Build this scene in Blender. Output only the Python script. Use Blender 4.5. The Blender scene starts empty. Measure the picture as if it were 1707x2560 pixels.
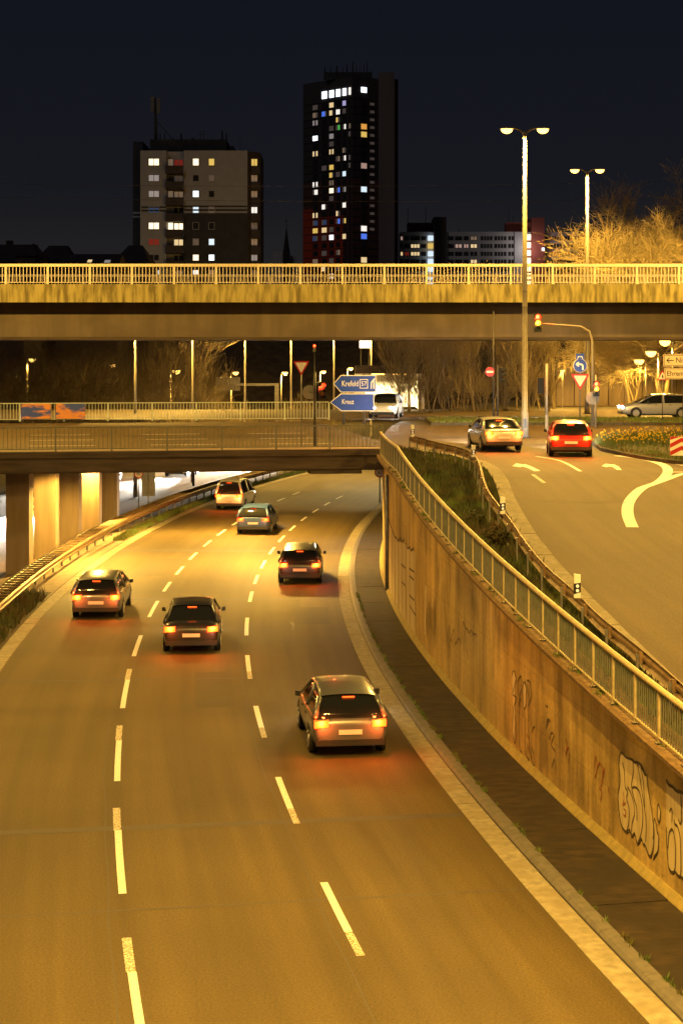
import bpy, bmesh, math, random
import numpy as np
from mathutils import Vector, Matrix, geometry

random.seed(7)
rng = np.random.default_rng(11)
R = math.radians
SC = bpy.context.scene
COL = SC.collection

# ------------------------------------------------------------------ camera
F = 4200.0            # focal length in photo pixels (photo is 1707 x 2560)
HC = 9.2              # eye height above the sunken carriageway
PX0, PY0 = 853.5, 900.0   # principal point column and horizon row
cam_d = bpy.data.cameras.new('camera')
cam = bpy.data.objects.new('camera', cam_d)
COL.objects.link(cam)
cam.location = (0, 0, HC)
cam.rotation_euler = (R(90), 0, 0)
cam_d.sensor_fit = 'VERTICAL'
cam_d.sensor_height = 36
cam_d.lens = F / 2560 * 36
cam_d.shift_y = -(1280 - PY0) / 2560
cam_d.clip_start = 0.5
cam_d.clip_end = 6000
SC.camera = cam

# ------------------------------------------------------------------ night sky
world = bpy.data.worlds.new('World')
SC.world = world
world.use_nodes = True
wn = world.node_tree.nodes
wl = world.node_tree.links
wn.clear()
w_out = wn.new('ShaderNodeOutputWorld')
w_bg = wn.new('ShaderNodeBackground')
w_tc = wn.new('ShaderNodeTexCoord')
w_sep = wn.new('ShaderNodeSeparateXYZ')
w_ramp = wn.new('ShaderNodeValToRGB')
wl.new(w_tc.outputs['Generated'], w_sep.inputs[0])
wl.new(w_sep.outputs['Z'], w_ramp.inputs[0])
wl.new(w_ramp.outputs[0], w_bg.inputs[0])
wl.new(w_bg.outputs[0], w_out.inputs[0])
er = w_ramp.color_ramp
er.elements[0].position = 0.0
er.elements[0].color = (0.0240, 0.0205, 0.0175, 1)
er.elements[1].position = 0.30
er.elements[1].color = (0.0036, 0.0050, 0.0125, 1)
e2 = er.elements.new(0.10)
e2.color = (0.0088, 0.0094, 0.0128, 1)
w_bg.inputs[1].default_value = 1.0

city_glow_d = bpy.data.lights.new('city_glow', 'SUN')  # added sun lamp standing in for city glow on the building faces
city_glow = bpy.data.objects.new('city_glow', city_glow_d)
COL.objects.link(city_glow)
city_glow_d.energy = 0.15
city_glow_d.angle = R(3)
city_glow_d.color = (1.0, 0.91, 0.84)
city_glow.rotation_euler = (R(52), 0, R(-28))

SC.view_settings.view_transform = 'Standard'
SC.view_settings.look = 'None'
SC.view_settings.gamma = 1
SC.view_settings.exposure = 0.0
SC.view_settings.use_curve_mapping = False
SC.render.engine = 'CYCLES'
SC.cycles.use_denoising = True
SC.cycles.use_light_tree = True
SC.cycles.max_bounces = 5
SC.cycles.sample_clamp_indirect = 4.0

SODIUM = (1.0, 0.575, 0.100)

# ------------------------------------------------------------------ materials
MATS = {}


def pmat(name, col, rough=0.8, col2=None, scale=3.0, detail=6.0, stretch=(1, 1, 1), bump=0.0, bscale=30.0,
         metal=0.0, spec=0.4, ramp=(0.35, 0.65), col3=None, scale3=0.3):
    """plain procedural surface: base colour broken up by one or two noises, with fine bump"""
    if name in MATS:
        return MATS[name]
    m = bpy.data.materials.new(name)
    m.use_nodes = True
    nt = m.node_tree
    b = nt.nodes['Principled BSDF']
    b.inputs['Roughness'].default_value = rough
    b.inputs['Metallic'].default_value = metal
    b.inputs['Specular IOR Level'].default_value = spec
    b.inputs['Base Color'].default_value = (*col, 1)
    geo = nt.nodes.new('ShaderNodeNewGeometry')
    mp = nt.nodes.new('ShaderNodeMapping')
    mp.inputs['Scale'].default_value = stretch
    nt.links.new(geo.outputs['Position'], mp.inputs[0])
    if col2 is not None:
        nz = nt.nodes.new('ShaderNodeTexNoise')
        nz.inputs['Scale'].default_value = scale
        nz.inputs['Detail'].default_value = detail
        nt.links.new(mp.outputs[0], nz.inputs['Vector'])
        rp = nt.nodes.new('ShaderNodeValToRGB')
        rp.color_ramp.elements[0].position = ramp[0]
        rp.color_ramp.elements[1].position = ramp[1]
        rp.color_ramp.elements[0].color = (*col, 1)
        rp.color_ramp.elements[1].color = (*col2, 1)
        nt.links.new(nz.outputs['Fac'], rp.inputs[0])
        last = rp.outputs[0]
        if col3 is not None:
            n3 = nt.nodes.new('ShaderNodeTexNoise')
            n3.inputs['Scale'].default_value = scale3
            n3.inputs['Detail'].default_value = 4
            nt.links.new(geo.outputs['Position'], n3.inputs['Vector'])
            r3 = nt.nodes.new('ShaderNodeValToRGB')
            r3.color_ramp.elements[0].position = 0.45
            r3.color_ramp.elements[1].position = 0.68
            mx = nt.nodes.new('ShaderNodeMixRGB')
            mx.inputs[2].default_value = (*col3, 1)
            nt.links.new(n3.outputs['Fac'], r3.inputs[0])
            nt.links.new(r3.outputs[0], mx.inputs[0])
            nt.links.new(last, mx.inputs[1])
            last = mx.outputs[0]
        nt.links.new(last, b.inputs['Base Color'])
    if bump > 0:
        bz = nt.nodes.new('ShaderNodeTexNoise')
        bz.inputs['Scale'].default_value = bscale
        bz.inputs['Detail'].default_value = 5
        nt.links.new(geo.outputs['Position'], bz.inputs['Vector'])
        bp = nt.nodes.new('ShaderNodeBump')
        bp.inputs['Strength'].default_value = bump
        bp.inputs['Distance'].default_value = 0.02
        nt.links.new(bz.outputs['Fac'], bp.inputs['Height'])
        nt.links.new(bp.outputs[0], b.inputs['Normal'])
    MATS[name] = m
    return m


def emat(name, col, strength, sample=False):
    if name in MATS:
        return MATS[name]
    m = bpy.data.materials.new(name)
    m.use_nodes = True
    nt = m.node_tree
    b = nt.nodes['Principled BSDF']
    b.inputs['Base Color'].default_value = (min(col[0], .8), min(col[1], .8), min(col[2], .8), 1)
    b.inputs['Emission Color'].default_value = (*col, 1)
    b.inputs['Emission Strength'].default_value = strength
    b.inputs['Roughness'].default_value = 0.3
    if not sample:
        m.cycles.emission_sampling = 'NONE'
    MATS[name] = m
    return m


def bend_coords(nt):
    """offset from the edge line of the bend and distance along it, as node sockets"""
    geo = nt.nodes.new('ShaderNodeNewGeometry')
    sep = nt.nodes.new('ShaderNodeSeparateXYZ')
    nt.links.new(geo.outputs['Position'], sep.inputs[0])

    def math_(op, a_, b_=None):
        n = nt.nodes.new('ShaderNodeMath')
        n.operation = op
        for i, v in enumerate((a_, b_)):
            if v is None:
                continue
            if isinstance(v, (int, float)):
                n.inputs[i].default_value = v
            else:
                nt.links.new(v, n.inputs[i])
        return n.outputs[0]
    dx = math_('SUBTRACT', 255.05, sep.outputs['X'])
    dy = math_('SUBTRACT', sep.outputs['Y'], 70.5)
    rad = math_('SQRT', math_('ADD', math_('MULTIPLY', dx, dx), math_('MULTIPLY', dy, dy)))
    off = math_('SUBTRACT', rad, 255.0)
    arc = math_('MULTIPLY', math_('ARCTAN2', dy, dx), 255.0)
    return geo, sep, off, arc, math_


def asphalt_mat(name, c0, c1, tracks=True, spec=.35):
    """rolled asphalt: coarse grain, streaks along the lanes, polished wheel tracks, large patches"""
    m = bpy.data.materials.new(name)
    m.use_nodes = True
    nt = m.node_tree
    b = nt.nodes['Principled BSDF']
    b.inputs['Roughness'].default_value = .74
    b.inputs['Specular IOR Level'].default_value = spec
    geo, sep, off, arc, math_ = bend_coords(nt)

    def noise(vec, sc, det, lo, hi):
        n = nt.nodes.new('ShaderNodeTexNoise')
        n.inputs['Scale'].default_value = sc
        n.inputs['Detail'].default_value = det
        nt.links.new(vec, n.inputs['Vector'])
        r = nt.nodes.new('ShaderNodeMapRange')
        r.inputs['From Min'].default_value = .3
        r.inputs['From Max'].default_value = .7
        r.inputs['To Min'].default_value = lo
        r.inputs['To Max'].default_value = hi
        nt.links.new(n.outputs['Fac'], r.inputs[0])
        return r.outputs[0]
    cmb = nt.nodes.new('ShaderNodeCombineXYZ')
    nt.links.new(math_('MULTIPLY', off, 2.6), cmb.inputs[0])
    nt.links.new(math_('MULTIPLY', arc, .07), cmb.inputs[1])
    grain = noise(geo.outputs['Position'], 24, 12, 0, 1)
    fine = noise(geo.outputs['Position'], 60, 5, .66, 1.34)
    streak = noise(cmb.outputs[0], 1.0, 5, .84, 1.16)
    patch = noise(geo.outputs['Position'], .22, 3, .86, 1.14)
    fac = math_('MULTIPLY', math_('MULTIPLY', streak, patch), fine)
    if tracks:
        w = math_('COSINE', math_('MULTIPLY', math_('SUBTRACT', off, 1.15), 2 * math.pi / 1.76))
        fac = math_('MULTIPLY', fac, math_('ADD', 1.0, math_('MULTIPLY', w, .07)))
    mix = nt.nodes.new('ShaderNodeMixRGB')
    mix.inputs[1].default_value = (*c0, 1)
    mix.inputs[2].default_value = (*c1, 1)
    nt.links.new(grain, mix.inputs[0])
    sc = nt.nodes.new('ShaderNodeVectorMath')
    sc.operation = 'SCALE'
    nt.links.new(mix.outputs[0], sc.inputs[0])
    nt.links.new(fac, sc.inputs['Scale'])
    nt.links.new(sc.outputs[0], b.inputs['Base Color'])
    bz = nt.nodes.new('ShaderNodeTexNoise')
    bz.inputs['Scale'].default_value = 90
    bz.inputs['Detail'].default_value = 6
    nt.links.new(geo.outputs['Position'], bz.inputs['Vector'])
    bp_ = nt.nodes.new('ShaderNodeBump')
    bp_.inputs['Strength'].default_value = .55
    bp_.inputs['Distance'].default_value = .015
    nt.links.new(bz.outputs['Fac'], bp_.inputs['Height'])
    nt.links.new(bp_.outputs[0], b.inputs['Normal'])
    return m


def wall_mat(name):
    """shuttered concrete: vertical rain streaks, board and lift lines, blotches"""
    m = bpy.data.materials.new(name)
    m.use_nodes = True
    nt = m.node_tree
    b = nt.nodes['Principled BSDF']
    b.inputs['Roughness'].default_value = .85
    geo, sep, off, arc, math_ = bend_coords(nt)

    def noise(sx, sz, sc, det, lo, hi, f0=.3, f1=.7):
        c = nt.nodes.new('ShaderNodeCombineXYZ')
        nt.links.new(math_('MULTIPLY', arc, sx), c.inputs[0])
        nt.links.new(math_('MULTIPLY', sep.outputs['Z'], sz), c.inputs[1])
        n = nt.nodes.new('ShaderNodeTexNoise')
        n.inputs['Scale'].default_value = sc
        n.inputs['Detail'].default_value = det
        nt.links.new(c.outputs[0], n.inputs['Vector'])
        r = nt.nodes.new('ShaderNodeMapRange')
        r.inputs['From Min'].default_value = f0
        r.inputs['From Max'].default_value = f1
        r.inputs['To Min'].default_value = lo
        r.inputs['To Max'].default_value = hi
        nt.links.new(n.outputs['Fac'], r.inputs[0])
        return r.outputs[0]

    def lines(v, period, w, k):
        f = math_('FRACT', math_('DIVIDE', v, period))
        d_ = math_('ABSOLUTE', math_('SUBTRACT', f, .5))
        return math_('SUBTRACT', 1.0, math_('MULTIPLY', math_('GREATER_THAN', d_, .5 - w / period / 2), k))
    base = noise(1.0, .10, 1.1, 8, 0, 1)
    fac = math_('MULTIPLY', noise(3.2, .20, 1.3, 7, .78, 1.16), noise(.35, .5, 1.0, 8, .70, 1.22))
    fac = math_('MULTIPLY', fac, noise(6, 6, 1.6, 8, .86, 1.12))
    fac = math_('MULTIPLY', fac, noise(1.4, .5, .9, 10, .52, 1.0, .34, .50))
    fac = math_('MULTIPLY', fac, lines(sep.outputs['Z'], 1.15, .03, .16))
    fac = math_('MULTIPLY', fac, lines(arc, 2.0, .03, .14))
    mix = nt.nodes.new('ShaderNodeMixRGB')
    mix.inputs[1].default_value = (.27, .178, .048, 1)
    mix.inputs[2].default_value = (.54, .375, .120, 1)
    nt.links.new(base, mix.inputs[0])
    sc = nt.nodes.new('ShaderNodeVectorMath')
    sc.operation = 'SCALE'
    nt.links.new(mix.outputs[0], sc.inputs[0])
    nt.links.new(fac, sc.inputs['Scale'])
    nt.links.new(sc.outputs[0], b.inputs['Base Color'])
    bz = nt.nodes.new('ShaderNodeTexNoise')
    bz.inputs['Scale'].default_value = 14
    bz.inputs['Detail'].default_value = 8
    nt.links.new(geo.outputs['Position'], bz.inputs['Vector'])
    bp_ = nt.nodes.new('ShaderNodeBump')
    bp_.inputs['Strength'].default_value = .4
    bp_.inputs['Distance'].default_value = .02
    nt.links.new(bz.outputs['Fac'], bp_.inputs['Height'])
    nt.links.new(bp_.outputs[0], b.inputs['Normal'])
    return m


M_ASPH = asphalt_mat('asphalt', (0.054, 0.037, 0.0120), (0.108, 0.074, 0.025))
M_ASPH2 = asphalt_mat('asphalt_slip', (0.060, 0.040, 0.017), (0.102, 0.068, 0.030), tracks=False)
M_STRIP = pmat('asphalt_strip', (0.058, 0.048, 0.038), 0.75, (0.080, 0.066, 0.052), 40, 6, bump=0.3, bscale=180)
M_PAINT = pmat('road_paint', (0.50, 0.48, 0.46), 0.65, (0.70, 0.68, 0.66), 14, 7, bump=0.15, bscale=120, ramp=(0.3, 0.5))
M_PAINTW = pmat('road_paint_worn', (0.16, 0.13, 0.10), 0.65, (0.62, 0.56, 0.46), 26, 7, bump=0.2, bscale=120, ramp=(0.42, 0.58))
M_GUTTER = pmat('gutter_concrete', (0.19, 0.165, 0.115), 0.85, (0.31, 0.27, 0.19), 5, 10, bump=0.2, bscale=60,
                col3=(0.22, 0.18, 0.11), scale3=1.2)
M_KERB = pmat('kerb_stone', (0.10, 0.09, 0.08), 0.75, (0.135, 0.12, 0.105), 6, 6, bump=0.08, bscale=60)
M_SLAB = pmat('dark_slab', (0.018, 0.012, 0.006), 0.85, (0.048, 0.029, 0.012), 3.2, 11, stretch=(0.8, 1.7, 1),
              bump=0.5, bscale=40, col3=(0.020, 0.014, 0.008), scale3=0.7, ramp=(0.38, 0.72))  # very dark brown over the whole slab
M_JOINT = pmat('joint_dirt', (0.10, 0.07, 0.035), 0.9, (0.05, 0.04, 0.02), 20, 4)
M_WALL = wall_mat('wall_concrete')
M_COPING = pmat('coping_dirt', (0.11, 0.066, 0.028), 0.9, (0.18, 0.11, 0.05), 9, 8, bump=0.6, bscale=30)
M_MOSS = pmat('mossy_plinth', (0.30, 0.23, 0.07), 0.9, (0.22, 0.17, 0.06), 6, 8, bump=0.6, bscale=40)
M_CONCSH = pmat('shaded_concrete', (0.085, 0.066, 0.052), 0.85, (0.115, 0.090, 0.071), 1.6, 8, stretch=(1, 1, 0.12),
              bump=0.2, bscale=20, col3=(0.075, 0.058, 0.044), scale3=0.5)  # colour darkened to put in the girder's shade below the parapet
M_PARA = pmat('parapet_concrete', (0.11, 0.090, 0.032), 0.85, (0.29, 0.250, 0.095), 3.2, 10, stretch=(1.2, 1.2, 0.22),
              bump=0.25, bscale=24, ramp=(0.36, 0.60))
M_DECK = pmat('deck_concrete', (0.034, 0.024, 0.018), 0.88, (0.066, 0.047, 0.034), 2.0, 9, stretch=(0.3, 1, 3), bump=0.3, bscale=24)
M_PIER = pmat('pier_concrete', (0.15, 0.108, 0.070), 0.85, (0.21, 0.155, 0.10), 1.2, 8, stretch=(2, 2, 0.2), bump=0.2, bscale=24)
M_RAILP = pmat('painted_railing', (0.62, 0.56, 0.46), 0.45, (0.54, 0.48, 0.38), 8, 5)
M_RAILG = pmat('grey_green_railing', (0.10, 0.105, 0.088), 0.5, (0.14, 0.14, 0.12), 6, 5)
M_RAILT = pmat('weathered_top_rail', (0.34, 0.28, 0.15), 0.5, (0.46, 0.39, 0.22), 9, 6, metal=0.2)
M_GALV = pmat('galvanised_steel', (0.15, 0.145, 0.14), 0.5, (0.22, 0.21, 0.20), 5, 6, metal=0.6)
M_RUSTG = pmat('brown_guard_rail', (0.15, 0.095, 0.050), 0.5, (0.24, 0.155, 0.080), 5, 7, metal=0.3)
M_POLE = pmat('mast_paint', (0.24, 0.21, 0.16), 0.5, (0.29, 0.255, 0.195), 5, 4, metal=0.2)
M_DARKM = pmat('dark_metal', (0.035, 0.033, 0.032), 0.5, (0.05, 0.047, 0.045), 8, 4)
M_BLACK = pmat('black_plastic', (0.012, 0.012, 0.013), 0.45)
M_EARTH = pmat('dark_soil', (0.040, 0.030, 0.018), 0.95, (0.070, 0.055, 0.030), 3, 8, bump=0.6, bscale=12)
M_GRASS = pmat('grass_blade', (0.060, 0.105, 0.018), 0.7, (0.125, 0.165, 0.032), 2.0, 6, col3=(0.105, 0.070, 0.022), scale3=0.8)
M_GRASSD = pmat('dark_weed', (0.030, 0.040, 0.013), 0.7, (0.062, 0.066, 0.020), 2.5, 6, col3=(0.075, 0.046, 0.018), scale3=0.9)
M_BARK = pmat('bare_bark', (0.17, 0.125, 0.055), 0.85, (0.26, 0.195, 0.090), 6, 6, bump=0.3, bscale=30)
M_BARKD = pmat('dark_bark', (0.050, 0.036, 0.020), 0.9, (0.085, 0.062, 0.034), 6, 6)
M_SIGNW = pmat('sign_white', (0.74, 0.72, 0.68), 0.5, (0.66, 0.64, 0.60), 4, 4)
M_SIGNC = pmat('sign_cream', (0.70, 0.58, 0.46), 0.5, (0.62, 0.51, 0.40), 4, 4)
M_SIGNB = pmat('sign_blue', (0.012, 0.045, 0.36), 0.45, (0.016, 0.055, 0.42), 4, 4)
M_SIGNR = pmat('sign_red', (0.42, 0.018, 0.016), 0.45, (0.36, 0.016, 0.014), 4, 4)
M_SIGNBACK = pmat('sign_back', (0.16, 0.155, 0.15), 0.6, (0.20, 0.19, 0.18), 4, 4, metal=0.3)
M_INK = pmat('sign_ink', (0.012, 0.011, 0.010), 0.6)
M_LAMPH = pmat('lamp_housing', (0.22, 0.21, 0.20), 0.5, (0.26, 0.25, 0.23), 5, 3)
M_TILE_FAR = pmat('far_dark_wall', (.035, .026, .018), .9, (.05, .036, .024), 1, 4)
E_SOD = emat('sodium_lens', (1.0, 0.60, 0.13), 5.0)
E_SODS = emat('sodium_lens_far', (1.0, 0.60, 0.13), 4.5)


# ------------------------------------------------------------------ scene graph helpers
def tag(o, label=None, cat=None, group=None, kind=None):
    if label:
        o['label'] = label
    if cat:
        o['category'] = cat
    if group:
        o['group'] = group
    if kind:
        o['kind'] = kind
    return o


def thing(name, loc, label, cat, group=None, rz=0.0):
    o = bpy.data.objects.new(name, None)
    o.empty_display_size = 0.2
    COL.objects.link(o)
    o.location = loc
    o.rotation_euler = (0, 0, rz)
    return tag(o, label, cat, group)


def link(name, me, mat, parent=None, loc=None, rot=None, kind=None):
    o = bpy.data.objects.new(name, me)
    COL.objects.link(o)
    if mat is not None and len(me.materials) == 0:
        me.materials.append(mat)
    if parent is not None:
        o.parent = parent
    if loc is not None:
        o.location = loc
    if rot is not None:
        o.rotation_euler = rot
    if kind:
        o['kind'] = kind
    return o


class MB:
    """collects vertices and faces; build() links them as one mesh object"""

    def __init__(self):
        self.v = []
        self.f = []

    def quad(self, a, b, c, d):
        n = len(self.v)
        self.v += [a, b, c, d]
        self.f.append((n, n + 1, n + 2, n + 3))
        return self

    def poly(self, pts):
        n = len(self.v)
        self.v += list(pts)
        self.f.append(tuple(range(n, n + len(pts))))
        return self

    def box(self, lo, hi):
        x0, y0, z0 = lo
        x1, y1, z1 = hi
        n = len(self.v)
        self.v += [(x0, y0, z0), (x1, y0, z0), (x1, y1, z0), (x0, y1, z0), (x0, y0, z1), (x1, y0, z1), (x1, y1, z1), (x0, y1, z1)]
        self.f += [tuple(n + i for i in q) for q in ((0, 3, 2, 1), (4, 5, 6, 7), (0, 1, 5, 4), (1, 2, 6, 5), (2, 3, 7, 6), (3, 0, 4, 7))]
        return self

    def tube(self, pts, rad, n=8, cap=True):
        """tube along a polyline with a radius per point"""
        if not hasattr(rad, '__len__'):
            rad = [rad] * len(pts)
        pts = [Vector(p) for p in pts]
        rings = []
        up = None
        for i, p in enumerate(pts):
            t = (pts[min(i + 1, len(pts) - 1)] - pts[max(i - 1, 0)]).normalized()
            if up is None:
                up = Vector((0, 0, 1)) if abs(t.z) < 0.9 else Vector((1, 0, 0))
            a = t.cross(up).normalized()
            b = a.cross(t).normalized()
            up = b
            base = len(self.v)
            for k in range(n):
                an = 2 * math.pi * k / n
                q = p + (a * math.cos(an) + b * math.sin(an)) * rad[i]
                self.v.append(tuple(q))
            rings.append(base)
        for r0, r1 in zip(rings[:-1], rings[1:]):
            for k in range(n):
                self.f.append((r0 + k, r0 + (k + 1) % n, r1 + (k + 1) % n, r1 + k))
        if cap:
            self.f.append(tuple(rings[0] + k for k in reversed(range(n))))
            self.f.append(tuple(rings[-1] + k for k in range(n)))
        return self

    def disc(self, c, r, n=24, axis='y', thick=0.03):
        c = Vector(c)
        ex = {'y': (Vector((1, 0, 0)), Vector((0, 0, 1)), Vector((0, 1, 0))),
              'x': (Vector((0, 1, 0)), Vector((0, 0, 1)), Vector((1, 0, 0))),
              'z': (Vector((1, 0, 0)), Vector((0, 1, 0)), Vector((0, 0, 1)))}[axis]
        self.tube([c - ex[2] * thick / 2, c + ex[2] * thick / 2], r, n)
        return self

    def prism(self, pts2, y0, y1, f=lambda x, z, y: (x, y, z)):
        """extrude a polygon of (x, z) from y0 to y1"""
        n = len(pts2)
        b = len(self.v)
        self.v += [f(x, z, y0) for x, z in pts2] + [f(x, z, y1) for x, z in pts2]
        self.f.append(tuple(b + i for i in range(n)))
        self.f.append(tuple(b + n + i for i in reversed(range(n))))
        for i in range(n):
            j = (i + 1) % n
            self.f.append((b + i, b + n + i, b + n + j, b + j))
        return self

    def sweep(self, path, prof, closed=True, cap=True):
        """sweep a profile of (lateral, z) along a plan path of (x, y, z); lateral is to the left of travel"""
        P = [Vector(p) for p in path]
        m = len(prof)
        b0 = len(self.v)
        for i, p in enumerate(P):
            t = P[min(i + 1, len(P) - 1)] - P[max(i - 1, 0)]
            t.z = 0
            t.normalize()
            nl = Vector((-t.y, t.x, 0))
            for (l, z) in prof:
                q = p + nl * l
                self.v.append((q.x, q.y, q.z + z))
        for i in range(len(P) - 1):
            for k in range(m if closed else m - 1):
                k2 = (k + 1) % m
                a = b0 + i * m
                c = a + m
                self.f.append((a + k, a + k2, c + k2, c + k))
        if cap and closed:
            self.f.append(tuple(b0 + k for k in reversed(range(m))))
            self.f.append(tuple(b0 + (len(P) - 1) * m + k for k in range(m)))
        return self

    def mesh(self, name, mat=None, origin=None, smooth=False):
        me = bpy.data.meshes.new(name)
        vs = self.v
        if origin is not None:
            ox, oy, oz = origin
            vs = [(x - ox, y - oy, z - oz) for x, y, z in vs]
        me.from_pydata(vs, [], self.f)
        me.update()
        if smooth:
            me.polygons.foreach_set('use_smooth', [True] * len(me.polygons))
        if mat is not None:
            me.materials.append(mat)
        return me

    def build(self, name, mat, parent=None, world=True, smooth=False, kind=None):
        org = tuple(wloc(parent)) if (parent is not None and world) else None
        return link(name, self.mesh(name, mat, org, smooth), None, parent, kind=kind)


def wloc(o):
    v = Vector((0, 0, 0))
    while o is not None:
        v += o.location
        o = o.parent
    return v


def fixn(o):
    """make face normals consistent"""
    bm = bmesh.new()
    bm.from_mesh(o.data)
    bmesh.ops.remove_doubles(bm, verts=bm.verts, dist=1e-5)
    bmesh.ops.recalc_face_normals(bm, faces=bm.faces)
    bm.to_mesh(o.data)
    bm.free()
    return o


def text(body, size, mat, parent, loc, rot=(R(90), 0, 0), align='LEFT', name='lettering', extrude=0.004, sx=1.0):
    cu = bpy.data.curves.new('t', 'FONT')
    cu.body = body
    cu.size = size
    cu.align_x = align
    cu.align_y = 'CENTER'
    cu.extrude = extrude
    cu.resolution_u = 3
    to = bpy.data.objects.new('t', cu)
    COL.objects.link(to)
    bpy.context.view_layer.update()
    me = bpy.data.meshes.new_from_object(to.evaluated_get(bpy.context.evaluated_depsgraph_get()))
    bpy.data.objects.remove(to)
    me.materials.clear()
    me.materials.append(mat)
    o = link(name, me, None, parent, loc, rot)
    o.scale = (sx, 1, 1)
    return o


def lamp_light(parent, loc, power, color=SODIUM, kind='SPOT', angle=168, blend=0.25, radius=0.16, rot=(0, 0, 0), name='bulb_light'):
    ld = bpy.data.lights.new(name, kind)
    ld.energy = power
    ld.color = color
    ld.shadow_soft_size = radius
    if kind == 'SPOT':
        ld.spot_size = R(angle)
        ld.spot_blend = blend
    o = bpy.data.objects.new(name, ld)
    COL.objects.link(o)
    o.parent = parent
    o.location = loc
    o.rotation_euler = rot
    return o


def copy_tree(o, parent=None):
    c = o.copy()
    COL.objects.link(c)
    c.parent = parent
    for ch in list(o.children):
        copy_tree(ch, c)
    return c


# ------------------------------------------------------------------ layout of the place
RB, CX, CY = 255.0, 255.05, 70.5      # the carriageway bends to the right on this circle


def ring(off, s, z=0.0):
    """point at lateral offset off (positive = away from the retaining wall) and distance s along the bend"""
    th = s / RB
    return (CX - (RB + off) * math.cos(th), CY + (RB + off) * math.sin(th), z)


def Zr(d):
    """level of the slip road and the junction above the sunken carriageway"""
    z = 5.14
    if d < 59.4:
        z = 5.14 - 0.082 * (59.4 - d)
    elif d > 74:
        z = 5.14 + 0.46 * min(1.0, (d - 74) / 23.0)
    return z


def G(px, py, z=0.0):
    d = F * (HC - z) / (py - PY0)
    return ((px - PX0) * d / F, d, z)


def GS(px, py, h=0.0):
    """same on the slip road or junction surface, h above it"""
    lo, hi = 12.0, 300.0
    for _ in range(60):
        m = 0.5 * (lo + hi)
        y = PY0 + F * (HC - Zr(m) - h) / m
        if y > py:
            lo = m
        else:
            hi = m
    d = 0.5 * (lo + hi)
    return ((px - PX0) * d / F, d, Zr(d) + h)


def D(px, py, d):
    return ((px - PX0) * d / F, d, HC - (py - PY0) * d / F)


def woff(s):
    return -(1.75 + 0.006 * max(0.0, -s))


def smooth_curve(pts, n=6):
    """Catmull-Rom through 3-D points"""
    P = [Vector(p) for p in pts]
    out = []
    for i in range(len(P) - 1):
        p0 = P[max(i - 1, 0)]
        p1, p2 = P[i], P[i + 1]
        p3 = P[min(i + 2, len(P) - 1)]
        for k in range(n):
            t = k / n
            out.append(0.5 * ((2 * p1) + (-p0 + p2) * t + (2 * p0 - 5 * p1 + 4 * p2 - p3) * t * t + (-p0 + 3 * p1 - 3 * p2 + p3) * t ** 3))
    out.append(P[-1])
    return out


def strip(name, off0, off1, s0, s1, z, mat, parent=None, step=3.0, kind=None):
    m = MB()
    n = max(1, int((s1 - s0) / step))
    for i in range(n):
        a, b = s0 + (s1 - s0) * i / n, s0 + (s1 - s0) * (i + 1) / n
        m.quad(ring(off0, a, z), ring(off0, b, z), ring(off1, b, z), ring(off1, a, z))
    o = m.build(name, mat, parent)
    fixn(o)
    if kind:
        o['kind'] = kind
    return o


# ground sheet to the horizon
g = MB().quad((-2500, -60, -0.06), (2500, -60, -0.06), (2500, 4000, -0.06), (-2500, 4000, -0.06)).build('ground', M_EARTH)
g['kind'] = 'structure'
# sunken carriageway, the one beyond the piers, and the strip between them
road = strip('carriageway', 0.20, 10.95, -70, 150, 0.0, M_ASPH, kind='structure')
road2 = strip('opposite_carriageway', 14.6, 25.5, -70, 150, 0.0, M_ASPH, kind='structure')
med = strip('median_strip', 11.40, 14.6, -70, 150, 0.03, M_EARTH, kind='structure')
strip('median_paving', 11.42, 14.4, -6, 26, 0.036, M_PIER, med)

# gutters of pale concrete: right one in segments with joints
gut = bpy.data.objects.new('gutter', None)
COL.objects.link(gut)
gut['kind'] = 'structure'
for i in range(11):
    s0 = -60.2 + 12.2 * i
    pts = [ring(0.0, s0 + (12.12) * k / 8, 0) for k in range(9)]
    o = MB().sweep(pts, [(0.20, -0.05), (0.20, 0.012), (-0.25, 0.022), (-0.25, -0.05)]).build('gutter_slab', M_GUTTER, gut)
    fixn(o)
    pts = [ring(11.17, s0 + (12.12) * k / 8, 0) for k in range(9)]
    o = MB().sweep(pts, [(0.23, -0.05), (0.23, 0.016), (-0.23, 0.012), (-0.23, -0.05)]).build('gutter_slab', M_GUTTER, gut)
    fixn(o)
# kerb stones
kerb = bpy.data.objects.new('kerb', None)
COL.objects.link(kerb)
kerb['kind'] = 'structure'
for i in range(60):
    s0 = -60 + 2.0 * i
    pts = [ring(-0.38, s0 + 0.994 * k, 0) for k in range(3)]
    o = MB().sweep(pts, [(0.12, -0.05), (0.12, 0.06), (0.07, 0.115), (-0.02, 0.13), (-0.13, 0.13), (-0.13, -0.05)]).build('kerb_stone', M_KERB, kerb)
    fixn(o)
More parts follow.
